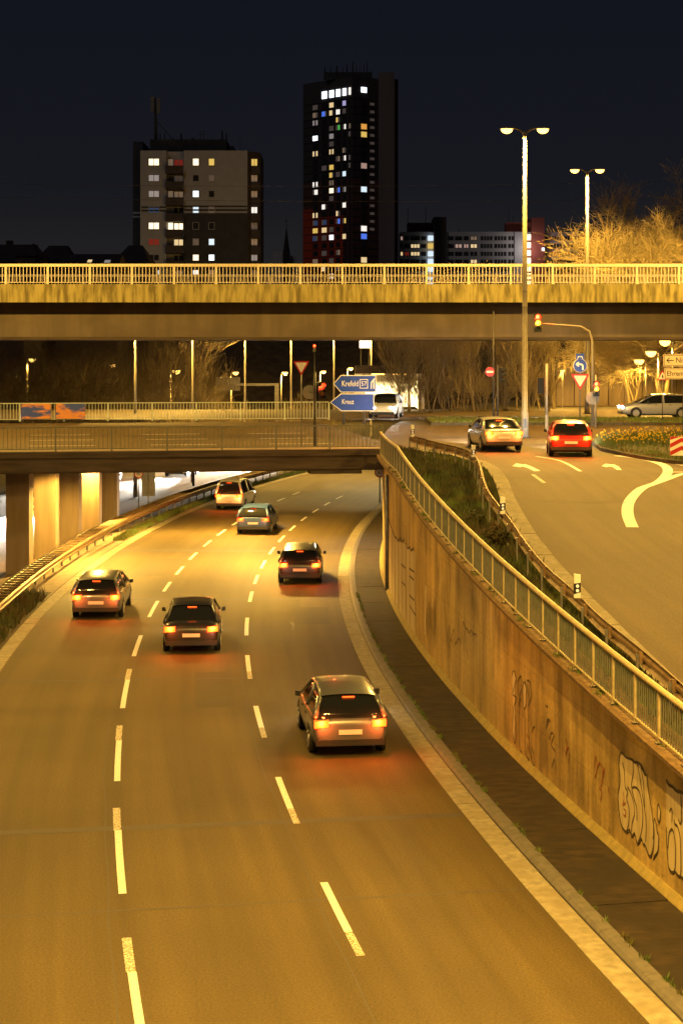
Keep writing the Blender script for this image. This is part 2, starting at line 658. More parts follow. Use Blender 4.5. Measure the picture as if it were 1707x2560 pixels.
# footing slabs between kerb and wall
foot = bpy.data.objects.new('footing_pavement', None)
COL.objects.link(foot)
foot['kind'] = 'structure'
strip('slab_bed', -0.50, -2.1, -60, 60, 0.075, M_JOINT, foot)
for i in range(28):
    s0 = -60.4 + 4.4 * i
    dz = random.uniform(-0.006, 0.006)
    m = MB()
    n = 4
    for k in range(n):
        a, b = s0 + 4.37 * k / n, s0 + 4.37 * (k + 1) / n
        wa, wb = woff(a) + 0.02, woff(b) + 0.02
        m.quad(ring(-0.515, a, .115 + dz), ring(-0.515, b, .115 + dz), ring(wb, b, .135 + dz), ring(wa, a, .135 + dz))
    m.quad(ring(-0.515, s0, .05), ring(-0.515, s0, .115 + dz), ring(woff(s0) + .02, s0, .135 + dz), ring(woff(s0) + .02, s0, .05))
    o = m.build('paving_slab', M_SLAB, foot)
    fixn(o)

# lane markings -----------------------------------------------------------
marks = bpy.data.objects.new('road_markings', None)
COL.objects.link(marks)
marks['kind'] = 'structure'


def s_of_row(py):
    return F * HC / (py - PY0) - CY


def dash(off, s0, s1, w=0.15, worn=0.0):
    for a, b, mat in ((s0, s0 + (s1 - s0) * worn, M_PAINTW), (s0 + (s1 - s0) * worn, s1, M_PAINT)):
        if b - a < 0.05:
            continue
        m = MB()
        n = 3
        for k in range(n):
            u, v = a + (b - a) * k / n, a + (b - a) * (k + 1) / n
            m.quad(ring(off - w / 2, u, .006), ring(off - w / 2, v, .006), ring(off + w / 2, v, .006), ring(off + w / 2, u, .006))
        fixn(m.build('lane_dash', mat, marks))


left_rows = [(2372, 2600), (2045, 2192), (1834, 1930), (1690, 1758), (1584, 1634), (1501, 1540), (1455, 1478), (1417, 1437), (1383, 1400.6),
             (1353, 1368), (1326.6, 1341), (1302, 1315.6), (1281, 1291), (1264, 1272), (1248, 1256), (1233, 1240)]
right_rows = [(2189, 2367), (1932.6, 2046), (1759, 1836.7), (1635, 1693), (1543, 1586.6), (1479, 1504), (1438, 1460), (1402, 1421.5), (1369, 1386),
              (1341, 1356), (1316, 1328), (1293.7, 1303.6), (1274, 1283), (1257, 1265), (1241, 1249)]
for i, (a, b) in enumerate(left_rows):
    dash(7.13, s_of_row(b), s_of_row(a), 0.135, 0.0)
    if 0 < i < 4 or i == 0:
        sa, sb = s_of_row(b), s_of_row(a)
        dash(7.145, sb, sb + (sb - sa) * 0.42, 0.15, 1.0)
for i, (a, b) in enumerate(right_rows):
    sa, sb = s_of_row(b), s_of_row(a)
    dash(3.62, sa, sb, 0.135, 0.30 if i < 4 else 0.0)
# thin flat strips of a second asphalt tone across the lanes
for row, w, o0, o1 in ((1690, 0.16, .25, 10.9), (2040, 0.30, .25, 10.9), (1497, 0.35, .25, 10.9), (1378, 0.8, .25, 10.9), (1316, 1.6, 3.9, 7.0),
                       (1600, 0.08, .25, 6.0), (2230, 0.07, .25, 10.9)):
    s = s_of_row(row)
    strip('cross_strip', o0, o1, s - w / 2, s + w / 2, 0.003, M_STRIP, road, step=1.0)

M_TAR = pmat('sealing_tar', (0.022, 0.017, 0.012), .55, (0.034, 0.026, 0.018), 20, 4)
M_PATCH = pmat('asphalt_repair', (0.046, 0.034, 0.016), .78, (0.082, 0.062, 0.028), 26, 9, bump=.4, bscale=90)
M_OIL = pmat('oil_mark', (0.040, 0.029, 0.012), .5, (0.062, 0.046, 0.018), 9, 8)
for row_, o0_, o1_, len_ in ((1760, 4.2, 5.2, 5.0), (1560, .7, 1.9, 4.0), (1440, 7.6, 9.0, 6.0)):
    sp_ = s_of_row(row_)
    strip('repair_patch', o0_, o1_, sp_, sp_ + len_, .0025, M_PATCH, road, step=1.0)
rc_ = random.Random(5)
for k_ in range(3):
    sc0, oc = rc_.uniform(-28, 5), rc_.uniform(.8, 10.4)
    across = rc_.random() < .4
    pts_c, ang_c = [], rc_.uniform(-.2, .2) + (1.45 if across else 0)
    sq, oq = sc0, oc
    for _ in range(rc_.randint(4, 8)):
        pts_c.append((oq, sq))
        ang_c += rc_.gauss(0, .25)
        ang_c = max(-.5, min(.5, ang_c)) if not across else max(1.0, min(2.0, ang_c))
        sq += .45 * math.cos(ang_c)
        oq += .45 * math.sin(ang_c)
    mc = MB()
    for (oa, sa), (ob2, sb) in zip(pts_c[:-1], pts_c[1:]):
        if not (.3 < oa < 10.8 and .3 < ob2 < 10.8):
            continue
        w_ = .022
        dn, ds = (sb - sa), -(ob2 - oa)
        ln = math.hypot(dn, ds)
        dn, ds = dn / ln * w_, ds / ln * w_
        mc.quad(ring(oa - dn, sa - ds, .0045), ring(ob2 - dn, sb - ds, .0045), ring(ob2 + dn, sb + ds, .0045), ring(oa + dn, sa + ds, .0045))
    if mc.f:
        fixn(mc.build('sealed_crack', M_TAR, road))
for k_ in range(0):
    so_, oo_ = rc_.uniform(-47, 20), rc_.choice((1.9, 5.4, 8.9)) + rc_.gauss(0, .35)
    ro_ = rc_.uniform(.05, .16)
    mo = MB()
    mo.poly([ring(oo_ + ro_ * rc_.uniform(.6, 1.2) * math.cos(q * .63), so_ + ro_ * 2.2 * rc_.uniform(.6, 1.2) * math.sin(q * .63), .005) for q in range(10)])
    fixn(mo.build('oil_spot', M_OIL, road))
for o_j in (3.86, 7.38):
    mj = MB()
    for i in range(160):
        sa, sb = -60 + i, -59 + i
        wa = o_j + .03 * math.sin(sa * .37) + .02 * math.sin(sa * 1.3)
        wb = o_j + .03 * math.sin(sb * .37) + .02 * math.sin(sb * 1.3)
        mj.quad(ring(wa, sa, .0035), ring(wb, sb, .0035), ring(wb + .028, sb, .0035), ring(wa + .028, sa, .0035))
    fixn(mj.build('paving_joint', M_STRIP, road))

# ------------------------------------------------------------------ right-hand ground: verge, slip road, junction
KB_PIX = [(1001, 1122), (1100, 1136), (1170, 1146), (1234, 1169), (1266, 1200), (1282, 1236), (1289, 1254), (1325, 1318), (1369, 1380), (1451, 1472), (1533, 1554),
          (1620, 1640), (1707, 1722), (1860, 1860), (2100, 2050), (2500, 2350)]
KB = smooth_curve([GS(*p) for p in KB_PIX], 5)      # road-side edge of the kerb beside the guard rail
kb_d = [p.y for p in KB][::-1]
kb_x = [p.x for p in KB][::-1]


def kbx(d):
    return float(np.interp(d, kb_d, kb_x))


def wall_x(d):
    s = d - CY
    for _ in range(6):
        p = ring(woff(s), s)
        s += d - p[1]
    return ring(woff(s), s)[0]


rows = [10 + 1.5 * i for i in range(int((120 - 10) / 1.5))] + [120, 140, 170, 220]
m = MB()
for a, b in zip(rows[:-1], rows[1:]):
    xs = lambda d: [wall_x(d) + 0.02, wall_x(d) + 1.2, wall_x(d) + 5, 40, 140]
    for (x0, x1), (x2, x3) in zip(zip(xs(a)[:-1], xs(a)[1:]), zip(xs(b)[:-1], xs(b)[1:])):
        m.quad((x0, a, Zr(a) - .03), (x1, a, Zr(a) - .03), (x3, b, Zr(b) - .03), (x2, b, Zr(b) - .03))
verge = m.build('raised_ground', M_EARTH)
verge['kind'] = 'structure'
m = MB()
rows2 = [10 + 1.0 * i for i in range(62)] + [72, 73, 74, 75, 76, 77, 78, 82, 86, 90, 94]


def slip_left(d):
    return kbx(d) if d < KB[0].y else wall_x(d) - 0.1


for a, b in zip(rows2[:-1], rows2[1:]):
    m.quad((slip_left(a), a, Zr(a)), (60, a, Zr(a)), (60, b, Zr(b)), (slip_left(b), b, Zr(b)))
slip = m.build('slip_road', M_ASPH2)
slip['kind'] = 'structure'
# kerb of pale blocks along the slip road
kslip = bpy.data.objects.new('slip_road_kerb', None)
COL.objects.link(kslip)
kslip['kind'] = 'structure'
acc = [KB[0]]
for p, q in zip(KB[:-1], KB[1:]):
    n = max(1, int((q - p).length / 0.5))
    for k in range(n):
        acc.append(p.lerp(q, (k + 1) / n))
seg = []
L = 0
for p, q in zip(acc[:-1], acc[1:]):
    if not seg:
        seg = [p]
    seg.append(q)
    L += (q - p).length
    if L >= 1.0:
        if seg[0].y > 24:
            j = random.uniform(-.015, .015)
            o = MB().sweep([tuple(s) for s in seg], [(-0.06, -0.05), (-0.06, 0.07 + j), (-0.02, 0.10 + j), (-0.50, 0.10 + j), (-0.50, -0.05)]).build('kerb_block', M_GUTTER, kslip)
            fixn(o)
        seg = []
        L = 0
# cross street behind
m = MB()
for (x0, x1) in ((-45, 1.8), (1.8, 60)):
    m.quad((x0, 101.2, 5.61), (x1, 101.2, 5.61), (x1, 122, 5.61), (x0, 122, 5.61))
xs2 = m.build('cross_street', M_ASPH2)
xs2['kind'] = 'structure'
m = MB()
m.box((5.0, 94.0, 5.40), (60, 101.2, 5.70))
isl = m.build('traffic_island', M_EARTH)
isl['kind'] = 'structure'

# markings on the slip road ------------------------------------------------
m2 = bpy.data.objects.new('slip_road_markings', None)
COL.objects.link(m2)
m2['kind'] = 'structure'


def ribbon(pix, w, name='painted_line', mat=M_PAINT, h=0.006):
    pts = smooth_curve([GS(*p, h=h) for p in pix], 5)
    pts = [Vector((p.x, p.y, Zr(p.y) + h)) for p in pts]
    mm = MB()
    L, Rr = [], []
    for i, p in enumerate(pts):
        t = pts[min(i + 1, len(pts) - 1)] - pts[max(i - 1, 0)]
        t.z = 0
        t.normalize()
        n = Vector((-t.y, t.x, 0)) * (w / 2)
        L.append(p + n)
        Rr.append(p - n)
    for i in range(len(pts) - 1):
        mm.quad(tuple(L[i]), tuple(L[i + 1]), tuple(Rr[i + 1]), tuple(Rr[i]))
    return fixn(mm.build(name, mat, m2))


ribbon([(1580, 1318), (1568, 1285), (1573, 1252), (1604, 1220), (1652, 1200), (1668, 1180), (1658, 1163), (1610, 1148), (1540, 1139)], 0.36)
ribbon([(1604, 1220), (1660, 1200), (1720, 1182)], 0.30)
ribbon([(1668, 1180), (1720, 1180)], 0.25)
ribbon([(1590, 1138), (1720, 1166)], 0.2)
ribbon([(1340, 1141), (1400, 1152), (1450, 1178)], 0.14)
ribbon([(1330, 1186), (1360, 1207)], 0.14, mat=M_PAINTW)


def arrow(pix):
    mm = MB()
    mm.poly([GS(px, py, .006) for px, py in pix])
    me = mm.build('painted_arrow', M_PAINT, m2)
    bm = bmesh.new()
    bm.from_mesh(me.data)
    bmesh.ops.triangulate(bm, faces=bm.faces)
    for f_ in bm.faces:
        if f_.normal.z < 0:
            f_.normal_flip()
    bm.to_mesh(me.data)
    bm.free()


arrow([(1280, 1165), (1290, 1158), (1307, 1161), (1312, 1160), (1328, 1166), (1350, 1177), (1335, 1178), (1316, 1169), (1304, 1166), (1300, 1168)])
arrow([(1503, 1165), (1512, 1159), (1526, 1161), (1534, 1161), (1545, 1166), (1553, 1175), (1540, 1174), (1530, 1167), (1520, 1166), (1516, 1168)])
# cross seam in the slip road
a_, b_ = GS(1290, 1253, .004), GS(1640, 1258, .004)
MB().quad(a_, b_, (b_[0], b_[1] + .09, Zr(b_[1] + .09) + .004), (a_[0], a_[1] + .09, Zr(a_[1] + .09) + .004)).build('cross_strip', M_STRIP, slip)

# ------------------------------------------------------------------ retaining wall
wall_root = thing('retaining_wall', ring(woff(0), 0, 0), 'long curving stained concrete retaining wall with graffiti beside the sunken lanes', 'wall')


def wtop(s):
    return Zr(ring(woff(s), s)[1])


s0 = -63.0
while s0 < 62:
    Lp = 8.0
    under = s0 > 0
    m = MB()
    n = 6
    prof = []
    for k in range(n + 1):
        s = s0 + 0.008 + (Lp - 0.016) * k / n
        o1, zt = woff(s), (4.54 if under else wtop(s) - 0.10)
        prof.append((ring(o1, s, -.04), ring(o1, s, zt), ring(o1 - .4, s, zt), ring(o1 - .4, s, -.04)))
    for p, q in zip(prof[:-1], prof[1:]):
        for k in range(4):
            m.quad(p[k], q[k], q[(k + 1) % 4], p[(k + 1) % 4])
    m.quad(*prof[0]).quad(*prof[-1])
    fixn(m.build('wall_panel', M_WALL, wall_root))
    m = MB()
    pts = [ring(woff(s0 + Lp * k / n), s0 + Lp * k / n, wtop(s0 + Lp * k / n)) for k in range(n + 1)]
    m.sweep(pts, [(0.31, -0.06), (0.32, 0.02), (0.28, 0.04), (-0.40, 0.05), (-0.40, -0.098), (0.02, -0.098), (0.02, -0.06)])
    if not under:
        fixn(m.build('coping', M_COPING, wall_root))
    m = MB()
    pts = [ring(woff(s0 + Lp * k / n), s0 + Lp * k / n, 0.10) for k in range(n + 1)]
    m.sweep(pts, [(0.15, 0.0), (0.13, 0.05), (0.03, 0.16), (-0.05, 0.17), (-0.05, 0)])
    fixn(m.build('plinth', M_MOSS, wall_root))
    s0 += Lp


# downpipe at the end of the visible wall face
s_ = -4.6
p_ = ring(woff(s_) + .09, s_, .1)
MB().tube([p_, (p_[0], p_[1], 4.7)], 0.075, 10).build('downpipe', M_GALV, wall_root, smooth=True)

# graffiti: flat paint a few millimetres proud of the wall


def wall_s(px):
    lo, hi = -47.5, -3.0
    for _ in range(50):
        mid = .5 * (lo + hi)
        p = ring(woff(mid), mid)
        if PX0 + F * p[0] / p[1] > px:
            lo = mid
        else:
            hi = mid
    return .5 * (lo + hi)


def WP(px, py, e=0.006):
    s = wall_s(px)
    p = ring(woff(s), s)
    z = HC - (py - PY0) * p[1] / F
    q = ring(woff(s) + e, s)
    return (q[0], q[1], z)


M_GFILL = pmat('graffiti_fill', (0.56, 0.45, 0.25), 0.8, (0.42, 0.33, 0.17), 3, 8, stretch=(3, 3, .3))
M_GINK = pmat('graffiti_ink', (0.035, 0.024, 0.014), 0.8, (0.07, 0.05, 0.03), 10, 5)
M_GRED = pmat('graffiti_red', (0.34, 0.06, 0.02), 0.8, (0.26, 0.10, 0.04), 10, 5)
M_STAIN = pmat('wall_stain', (0.075, 0.052, 0.026), 0.9, (0.12, 0.085, 0.04), 6, 8, stretch=(3, 3, .3))


def gstroke(pts, w, mat, conv, e=0.012, name='graffiti_stroke'):
    """a spray-can line along photo points, converted onto the wall"""
    P = smooth_curve([WP(*conv(*p), e) for p in pts], 4)
    m = MB()
    L, Q = [], []
    for i, p in enumerate(P):
        t = (P[min(i + 1, len(P) - 1)] - P[max(i - 1, 0)])
        if t.length < 1e-6:
            t = Vector((0, 0, 1))
        t.normalize()
        hz = Vector((0.06, -1, 0)).normalized()
        u, v = t.dot(hz), t.z
        n_ = (hz * (-v) + Vector((0, 0, u))).normalized() * (w / 2)
        L.append(p + n_)
        Q.append(p - n_)
    for i in range(len(P) - 1):
        m.quad(tuple(L[i]), tuple(L[i + 1]), tuple(Q[i + 1]), tuple(Q[i]))
    return m.build(name, mat, wall_root)


def gfill(pts, conv, mat=None, name='graffiti_fill'):
    P2 = [conv(*p) for p in pts]
    P = [WP(a, b, 0.008) for a, b in P2]
    tris = geometry.tessellate_polygon([[Vector((a, b, 0)) for a, b in P2]])
    me = bpy.data.meshes.new(name)
    me.from_pydata([tuple(Vector(p) - wall_root.location) for p in P], [], [tuple(t) for t in tris])
    me.materials.append(mat or M_GFILL)
    return link(name, me, None, wall_root)


c7 = lambda x, y: (1100 + .387 * x, 1750 + .387 * y)
c8 = lambda x, y: (940 + .2296 * x, 1150 + .2296 * y)
c9 = lambda x, y: (1250 + .2915 * x, 1400 + .2915 * y)
c6 = lambda x, y: (850 + .5466 * x, 1150 + .5466 * y)
A1 = [(1168, 335), (1185, 352), (1205, 372), (1240, 385), (1258, 402), (1275, 402), (1300, 424), (1320, 478), (1335, 490), (1342, 560), (1356, 640), (1370, 740), (1384, 860),
      (1374, 970), (1356, 1010), (1338, 975), (1326, 938), (1312, 930), (1300, 895), (1275, 928), (1258, 862), (1238, 880), (1226, 838), (1206, 852), (1184, 832), (1168, 790),
      (1156, 705), (1150, 615), (1164, 520), (1156, 400)]
gfill(A1, c7)
gstroke(A1 + A1[:1], .045, M_GINK, c7)
for st in ([(1180, 400), (1192, 470), (1196, 560), (1212, 590), (1205, 640), (1222, 700), (1218, 800), (1205, 850)],
           [(1212, 560), (1240, 620), (1258, 720), (1240, 800), (1238, 870)],
           [(1246, 395), (1248, 470), (1236, 560), (1258, 562), (1282, 580), (1300, 640), (1310, 740), (1302, 850), (1280, 920)],
           [(1275, 410), (1288, 480), (1300, 560), (1318, 680), (1332, 800), (1328, 920)],
           [(1300, 430), (1312, 520), (1318, 600), (1322, 690)],
           [(1238, 575), (1255, 640), (1270, 700), (1272, 780)],
           [(1384, 762), (1395, 800), (1402, 850), (1412, 880), (1408, 970), (1385, 1010), (1378, 1032)],
           [(1410, 668), (1424, 720), (1416, 790), (1404, 760), (1404, 700), (1410, 668)],
           [(1378, 770), (1380, 860), (1376, 900)]):
    gstroke(st, .040, M_GINK, c7)
gfill([(1410, 672), (1422, 720), (1416, 785), (1406, 758), (1405, 702)], c7)
gfill([(1384, 770), (1395, 805), (1402, 855), (1411, 882), (1406, 968), (1386, 1005), (1378, 900)], c7)
for st in ([(1185, 590), (1190, 640), (1182, 680), (1200, 660)], [(1188, 700), (1202, 720), (1196, 750), (1186, 735)]):
    gstroke(st, .03, M_GRED, c7, e=0.016)
B1 = [(1459, 515), (1475, 545), (1500, 560), (1530, 588), (1568, 600), (1640, 640), (1660, 1180), (1600, 1170), (1568, 1140), (1545, 1138), (1522, 1108), (1500, 1112), (1478, 1082), (1462, 960), (1460, 820)]
gfill(B1, c7)
gstroke([(1460, 515), (1475, 545), (1500, 560), (1530, 588), (1568, 600), (1640, 640)], .06, M_GINK, c7)
gstroke([(1462, 820), (1466, 960), (1478, 1082), (1500, 1112), (1518, 1090), (1522, 960), (1512, 870), (1498, 835), (1480, 862), (1472, 960)], .045, M_GINK, c7)
gstroke([(1520, 1108), (1545, 1138), (1556, 1100), (1552, 900), (1535, 820), (1516, 800), (1512, 770)], .045, M_GINK, c7)
gstroke([(1482, 720), (1492, 702), (1500, 720), (1498, 790)], .04, M_GINK, c7)
gstroke([(1556, 610), (1560, 760), (1552, 800), (1540, 770)], .045, M_GINK, c7)
gstroke([(1556, 1138), (1590, 1165), (1600, 1080), (1590, 900)], .045, M_GINK, c7)
# tall block letters at the far end of the wall, filled in strips that follow the bend
cols = [(142, 640, 1440), (180, 770, 1520), (205, 830, 1600), (245, 872, 1690), (285, 880, 1750), (325, 900, 1810), (370, 945, 1880), (430, 985, 1960)]
for (x0, a0, b0), (x1, a1, b1) in zip(cols[:-1], cols[1:]):
    gfill([(x0 + 3, a0 + 20), (x1 - 3, a1 + 20), (x1 - 3, b1), (x0 + 3, b0)], c8)
for st, w in (([(140, 640), (165, 730), (205, 830), (225, 850), (240, 880), (265, 850), (290, 885), (312, 862)], .07),
              ([(326, 900), (345, 960), (370, 950), (385, 985), (412, 960)], .07), ([(178, 780), (176, 1100), (174, 1510)], .07), ([(206, 840), (208, 1200), (212, 1610)], .07),
              ([(244, 880), (246, 1300), (252, 1700)], .07), ([(326, 905), (326, 1300), (334, 1830)], .08), ([(416, 975), (414, 1300), (432, 1690)], .05),
              ([(276, 1130), (322, 1180)], .06), ([(280, 1325), (320, 1370)], .06), ([(362, 1180), (418, 1220)], .06), ([(366, 1260), (414, 1310)], .06),
              ([(366, 1470), (416, 1530)], .06), ([(368, 1580), (400, 1640), (430, 1690)], .06)):
    gstroke(st, w, M_GINK, c8)
gfill([(532, 1380), (548, 1360), (556, 1420), (546, 1500), (548, 1900), (528, 1910), (528, 1600)], c8)
for k_ in range(9):
    xq = 548 + 12 * k_
    gstroke([(xq + random.uniform(-4, 4), 1560 + random.uniform(-60, 60)), (xq, 1700), (xq + random.uniform(-5, 5), 1880 + random.uniform(-60, 40))], .05, M_STAIN, c8, name='dark_stain')
for st in ([(936, 1960), (940, 1840), (955, 1760), (975, 1820), (1000, 1850), (1020, 1880), (1035, 1850), (1060, 1900), (1085, 1890), (1100, 1920)],
           [(975, 1830), (980, 1930), (990, 2050), (1010, 2170)], [(1018, 1890), (1022, 2010)], [(1095, 1900), (1098, 2010)],
           [(775, 1980), (800, 1800), (810, 1980), (850, 1840), (862, 2000), (900, 1940), (930, 2000)],
           [(790, 1990), (800, 2080)], [(830, 1960), (838, 2040)]):
    gstroke(st, .04, M_STAIN, c8)
# outlined bubble letters in the middle of the wall
for st in ([(100, 1000), (118, 950), (136, 1010), (128, 1060), (110, 1150), (140, 1180), (118, 1260), (112, 1350), (106, 1480), (125, 1570), (138, 1500), (128, 1330)],
           [(158, 1160), (150, 1060), (165, 1010), (180, 1000), (186, 1100), (168, 1160), (160, 1250), (178, 1180), (164, 1310), (162, 1500), (170, 1620), (190, 1650)],
           [(200, 1240), (196, 1100), (208, 1045), (226, 1100), (222, 1240), (206, 1290), (214, 1400), (212, 1560), (225, 1680), (250, 1710)],
           [(230, 1030), (258, 1050), (270, 1160), (246, 1250), (244, 1400), (250, 1560), (272, 1700)],
           [(232, 1060), (244, 1180), (240, 1260)], [(272, 1480), (282, 1440), (298, 1430)],
           [(390, 1240), (404, 1260), (408, 1240)], [(392, 1450), (404, 1380), (424, 1370), (430, 1390)], [(420, 1540), (440, 1480), (462, 1500), (440, 1580), (470, 1640)]):
    gstroke(st, .03, M_GINK, c9)
gfill([(102, 1000), (118, 955), (134, 1010), (126, 1150), (130, 1400), (120, 1550), (108, 1480), (112, 1250)], c9)
gfill([(200, 1240), (198, 1100), (208, 1050), (224, 1100), (220, 1240), (210, 1290)], c9)
for st in ([(812, 240), (818, 300), (810, 360), (825, 300), (835, 340), (828, 400)], [(995, 440), (1005, 360), (1015, 440), (1000, 500), (1030, 400), (1050, 480), (1040, 560), (1060, 430), (1055, 540)],
           [(1030, 560), (1045, 600), (1035, 650)], [(1085, 560), (1095, 610)], [(560, 1520 - 1300), (575, 260), (570, 330)]):
    gstroke(st, .035, M_GRED, c7)
for st in ([(565, 280), (560, 340), (575, 400), (572, 300), (600, 420), (612, 380), (590, 300)], [(720, 440), (740, 380), (745, 480)], [(1090, 820), (1094, 860)], [(1218, 930), (1220, 960)],
           [(1436, 1120), (1438, 1140)], [(690, 130), (705, 120), (690, 170)]):
    gstroke(st, .03, M_STAIN, c7)

# railing on the coping -----------------------------------------------------
wr = thing('wall_railing', ring(woff(0) + .42, 0, 5.2), 'curving grey railing with dense thin bars along the top of the retaining wall', 'railing')
S_RAIL = [-58 + 1.2 * k for k in range(50)]


def rp(s, h):
    return ring(woff(s) + 0.15, s, wtop(s) + h)


me_post = None
for s in S_RAIL:
    if s > 1.6:
        break
    a = rp(s, .05)
    th = s / RB
    o = MB().box((-.02, -.02, 0), (.02, .02, .93)).build('post', M_RAILT, wr, world=False) if me_post is None else link('post', me_post, None, wr)
    me_post = o.data
    o.location = Vector(a) - wr.location
    o.rotation_euler = (0, 0, -th)
    if random.random() < 1.2:
        p = MB().box((-.055, -.055, 0), (.055, .055, .015)).build('base_plate', M_DARKM, o, world=False)
sv = [S_RAIL[0] + 1.2 * k for k in range(50) if S_RAIL[0] + 1.2 * k <= 1.7]
MB().tube([rp(s, .99) for s in sv], .055, 8).build('top_rail', M_RAILT, wr, smooth=True)
MB().tube([rp(s, .16) for s in sv], .022, 6).build('bottom_rail', M_RAILT, wr)
m = MB()
s = sv[0]
while s < sv[-1]:
    for k in range(1, 11):
        q = s + 1.2 * k / 11
        a, b = rp(q, .16), rp(q, .97)
        m.tube([a, b], .011, 4, cap=False)
    s += 1.2
m.build('bars', M_RAILG, wr, kind='stuff')

# ------------------------------------------------------------------ guard rails
W_PROF = [(-.02, -.155), (.045, -.10), (.045, -.06), (-.02, -.02), (-.02, .02), (.045, .06), (.045, .10), (-.02, .155), (-.035, .155), (.02, .09), (.02, .065), (-.035, .03),
          (-.035, -.03), (.02, -.065), (.02, -.09), (-.035, -.155)]


def resample(P, step):
    out = [P[0]]
    need = step
    for p, q in zip(P[:-1], P[1:]):
        L = (q - p).length
        pos = 0
        while L - pos >= need:
            pos += need
            out.append(p.lerp(q, pos / L))
            need = step
        need -= (L - pos)
    return out


GR_PIX = [(1029, 1088), (1097, 1106), (1144, 1117), (1178, 1130), (1197, 1155), (1212, 1209), (1234, 1245), (1270, 1290), (1318, 1358), (1366, 1414), (1409, 1452), (1451, 1490), (1502, 1540),
          (1565, 1590), (1629, 1642), (1699, 1702), (1800, 1788), (1950, 1910)]
GRC = smooth_curve([GS(px, py, .75) for px, py in GR_PIX], 6)
grp = resample(GRC, 2.0)
gr = thing('guard_rail', (grp[0].x, grp[0].y, Zr(grp[0].y)), 'brown steel guard rail on posts curving between grass verge and slip road', 'guard rail')
m = MB()
m.sweep([(p.x, p.y, p.z - .155) for p in resample(GRC, .5)], W_PROF)
fixn(m.build('beam', M_RUSTG, gr))
for p in grp:
    z0 = Zr(p.y) - .03
    MB().box((p.x - .13, p.y - .04, z0), (p.x - .08, p.y + .04, p.z - .10)).build('post', M_GALV, gr)
    MB().box((p.x - .075, p.y - .07, p.z - .26), (p.x + .0, p.y + .07, p.z - .04)).build('spacer', M_RUSTG, gr)

gl = thing('median_guard_rail', ring(12.15, 0, .03), 'double steel guard rail with cross spacers along the median before the piers', 'guard rail')
for off in (12.15, 12.95):
    pts = [ring(off, -62 + 1.5 * k, .60) for k in range(110)]
    prof = [(-a if off < 12.5 else a, b) for a, b in W_PROF]
    fixn(MB().sweep(pts, prof).build('beam', M_RUSTG if off < 12.5 else M_GALV, gl))
for k in range(80):
    s = -60 + 2.0 * k
    MB().tube([ring(12.50, s, .03), ring(12.50, s, .68)], .05, 6).build('post', M_GALV, gl)
for k in range(240):
    s = -40 + .666 * k
    if s > 100:
        break
    a, b = ring(12.18, s, .71), ring(12.93, s, .71)
    MB().tube([a, b], .03, 4).build('spacer', M_RUSTG, gl)


# ------------------------------------------------------------------ delineator posts
def delineator(px, py_top, py_bot, label, base_h=0.0, on_rail=False, redish=False):
    p = GS(px, py_bot, .0)
    d = p[1]
    hgt = (py_bot - py_top) * d / F
    t = thing('delineator_post', p, label, 'post', 'delineator posts along the guard rail')
    w = .065
    MB().prism([(-w, 0), (w, 0), (w, hgt * .97), (-w, hgt)], -.04, .04).build('body', M_SIGNW, t, world=False)
    MB().prism([(-w * 1.03, hgt * .22), (w * 1.03, hgt * .30), (w * 1.03, hgt * .66), (-w * 1.03, hgt * .58)], -.043, .043).build('black_band', M_BLACK, t, world=False)
    for zz in (.36, .53):
        MB().disc((0, -.046, hgt * zz), .028, 12, thick=.008).build('glow_reflector', emat('glow_reflector', (.9, .75, .6), .35), t, world=False)  # emission stands in for light thrown back by the disc
    return t


def rail_delineator(px, py_top, py_bot, label):
    """one clamped on top of the guard rail at that column"""
    best = min(GRC, key=lambda p: abs(PX0 + F * p.x / p.y - px) + (0 if p.y < 75 else 500))
    d = best.y
    hgt = (py_bot - py_top) * d / F
    t = thing('delineator_post', (best.x - .09, best.y - .06, best.z - .03), label, 'post', 'delineator posts along the guard rail')
    w = .07
    MB().prism([(-w, 0), (w, .0), (w, hgt * .96), (-w, hgt)], -.05, .05).build('body', M_SIGNW, t, world=False)
    MB().prism([(-w * 1.03, hgt * .16), (w * 1.03, hgt * .24), (w * 1.03, hgt * .64), (-w * 1.03, hgt * .60)], -.053, .053).build('black_band', M_BLACK, t, world=False)
    for zz in (.31, .50):
        MB().disc((0, -.056, hgt * zz), .035, 12, thick=.008).build('glow_reflector', emat('glow_reflector', (.9, .75, .6), .35), t, world=False)  # disc glows by itself in place of returned headlight


rail_delineator(1451, 1428, 1488, 'white and black delineator post on the guard rail nearest the camera')
rail_delineator(1262, 1241, 1284, 'white and black delineator post halfway along the guard rail by the pale kerb')
rail_delineator(1190, 1108, 1138, 'delineator post at the sharp bend of the guard rail')
rail_delineator(1037, 1056, 1086, 'delineator post at the far end of the guard rail near the bridge')

# ------------------------------------------------------------------ short bridge carrying the cross street
BL, BR_ = (-13.98, 69.0), (1.85, 71.8)        # near edge, seen end points
bdir = Vector((BR_[0] - BL[0], BR_[1] - BL[1], 0)).normalized()
bn = Vector((-bdir.y, bdir.x, 0))
b0 = Vector((BR_[0], BR_[1], 0))
br = thing('road_bridge', (-6, 72, 0), 'low dark concrete bridge carrying the cross street over the sunken lanes', 'bridge')


def bp(t, back, z):
    q = b0 - bdir * t + bn * back
    return (q.x, q.y, z)


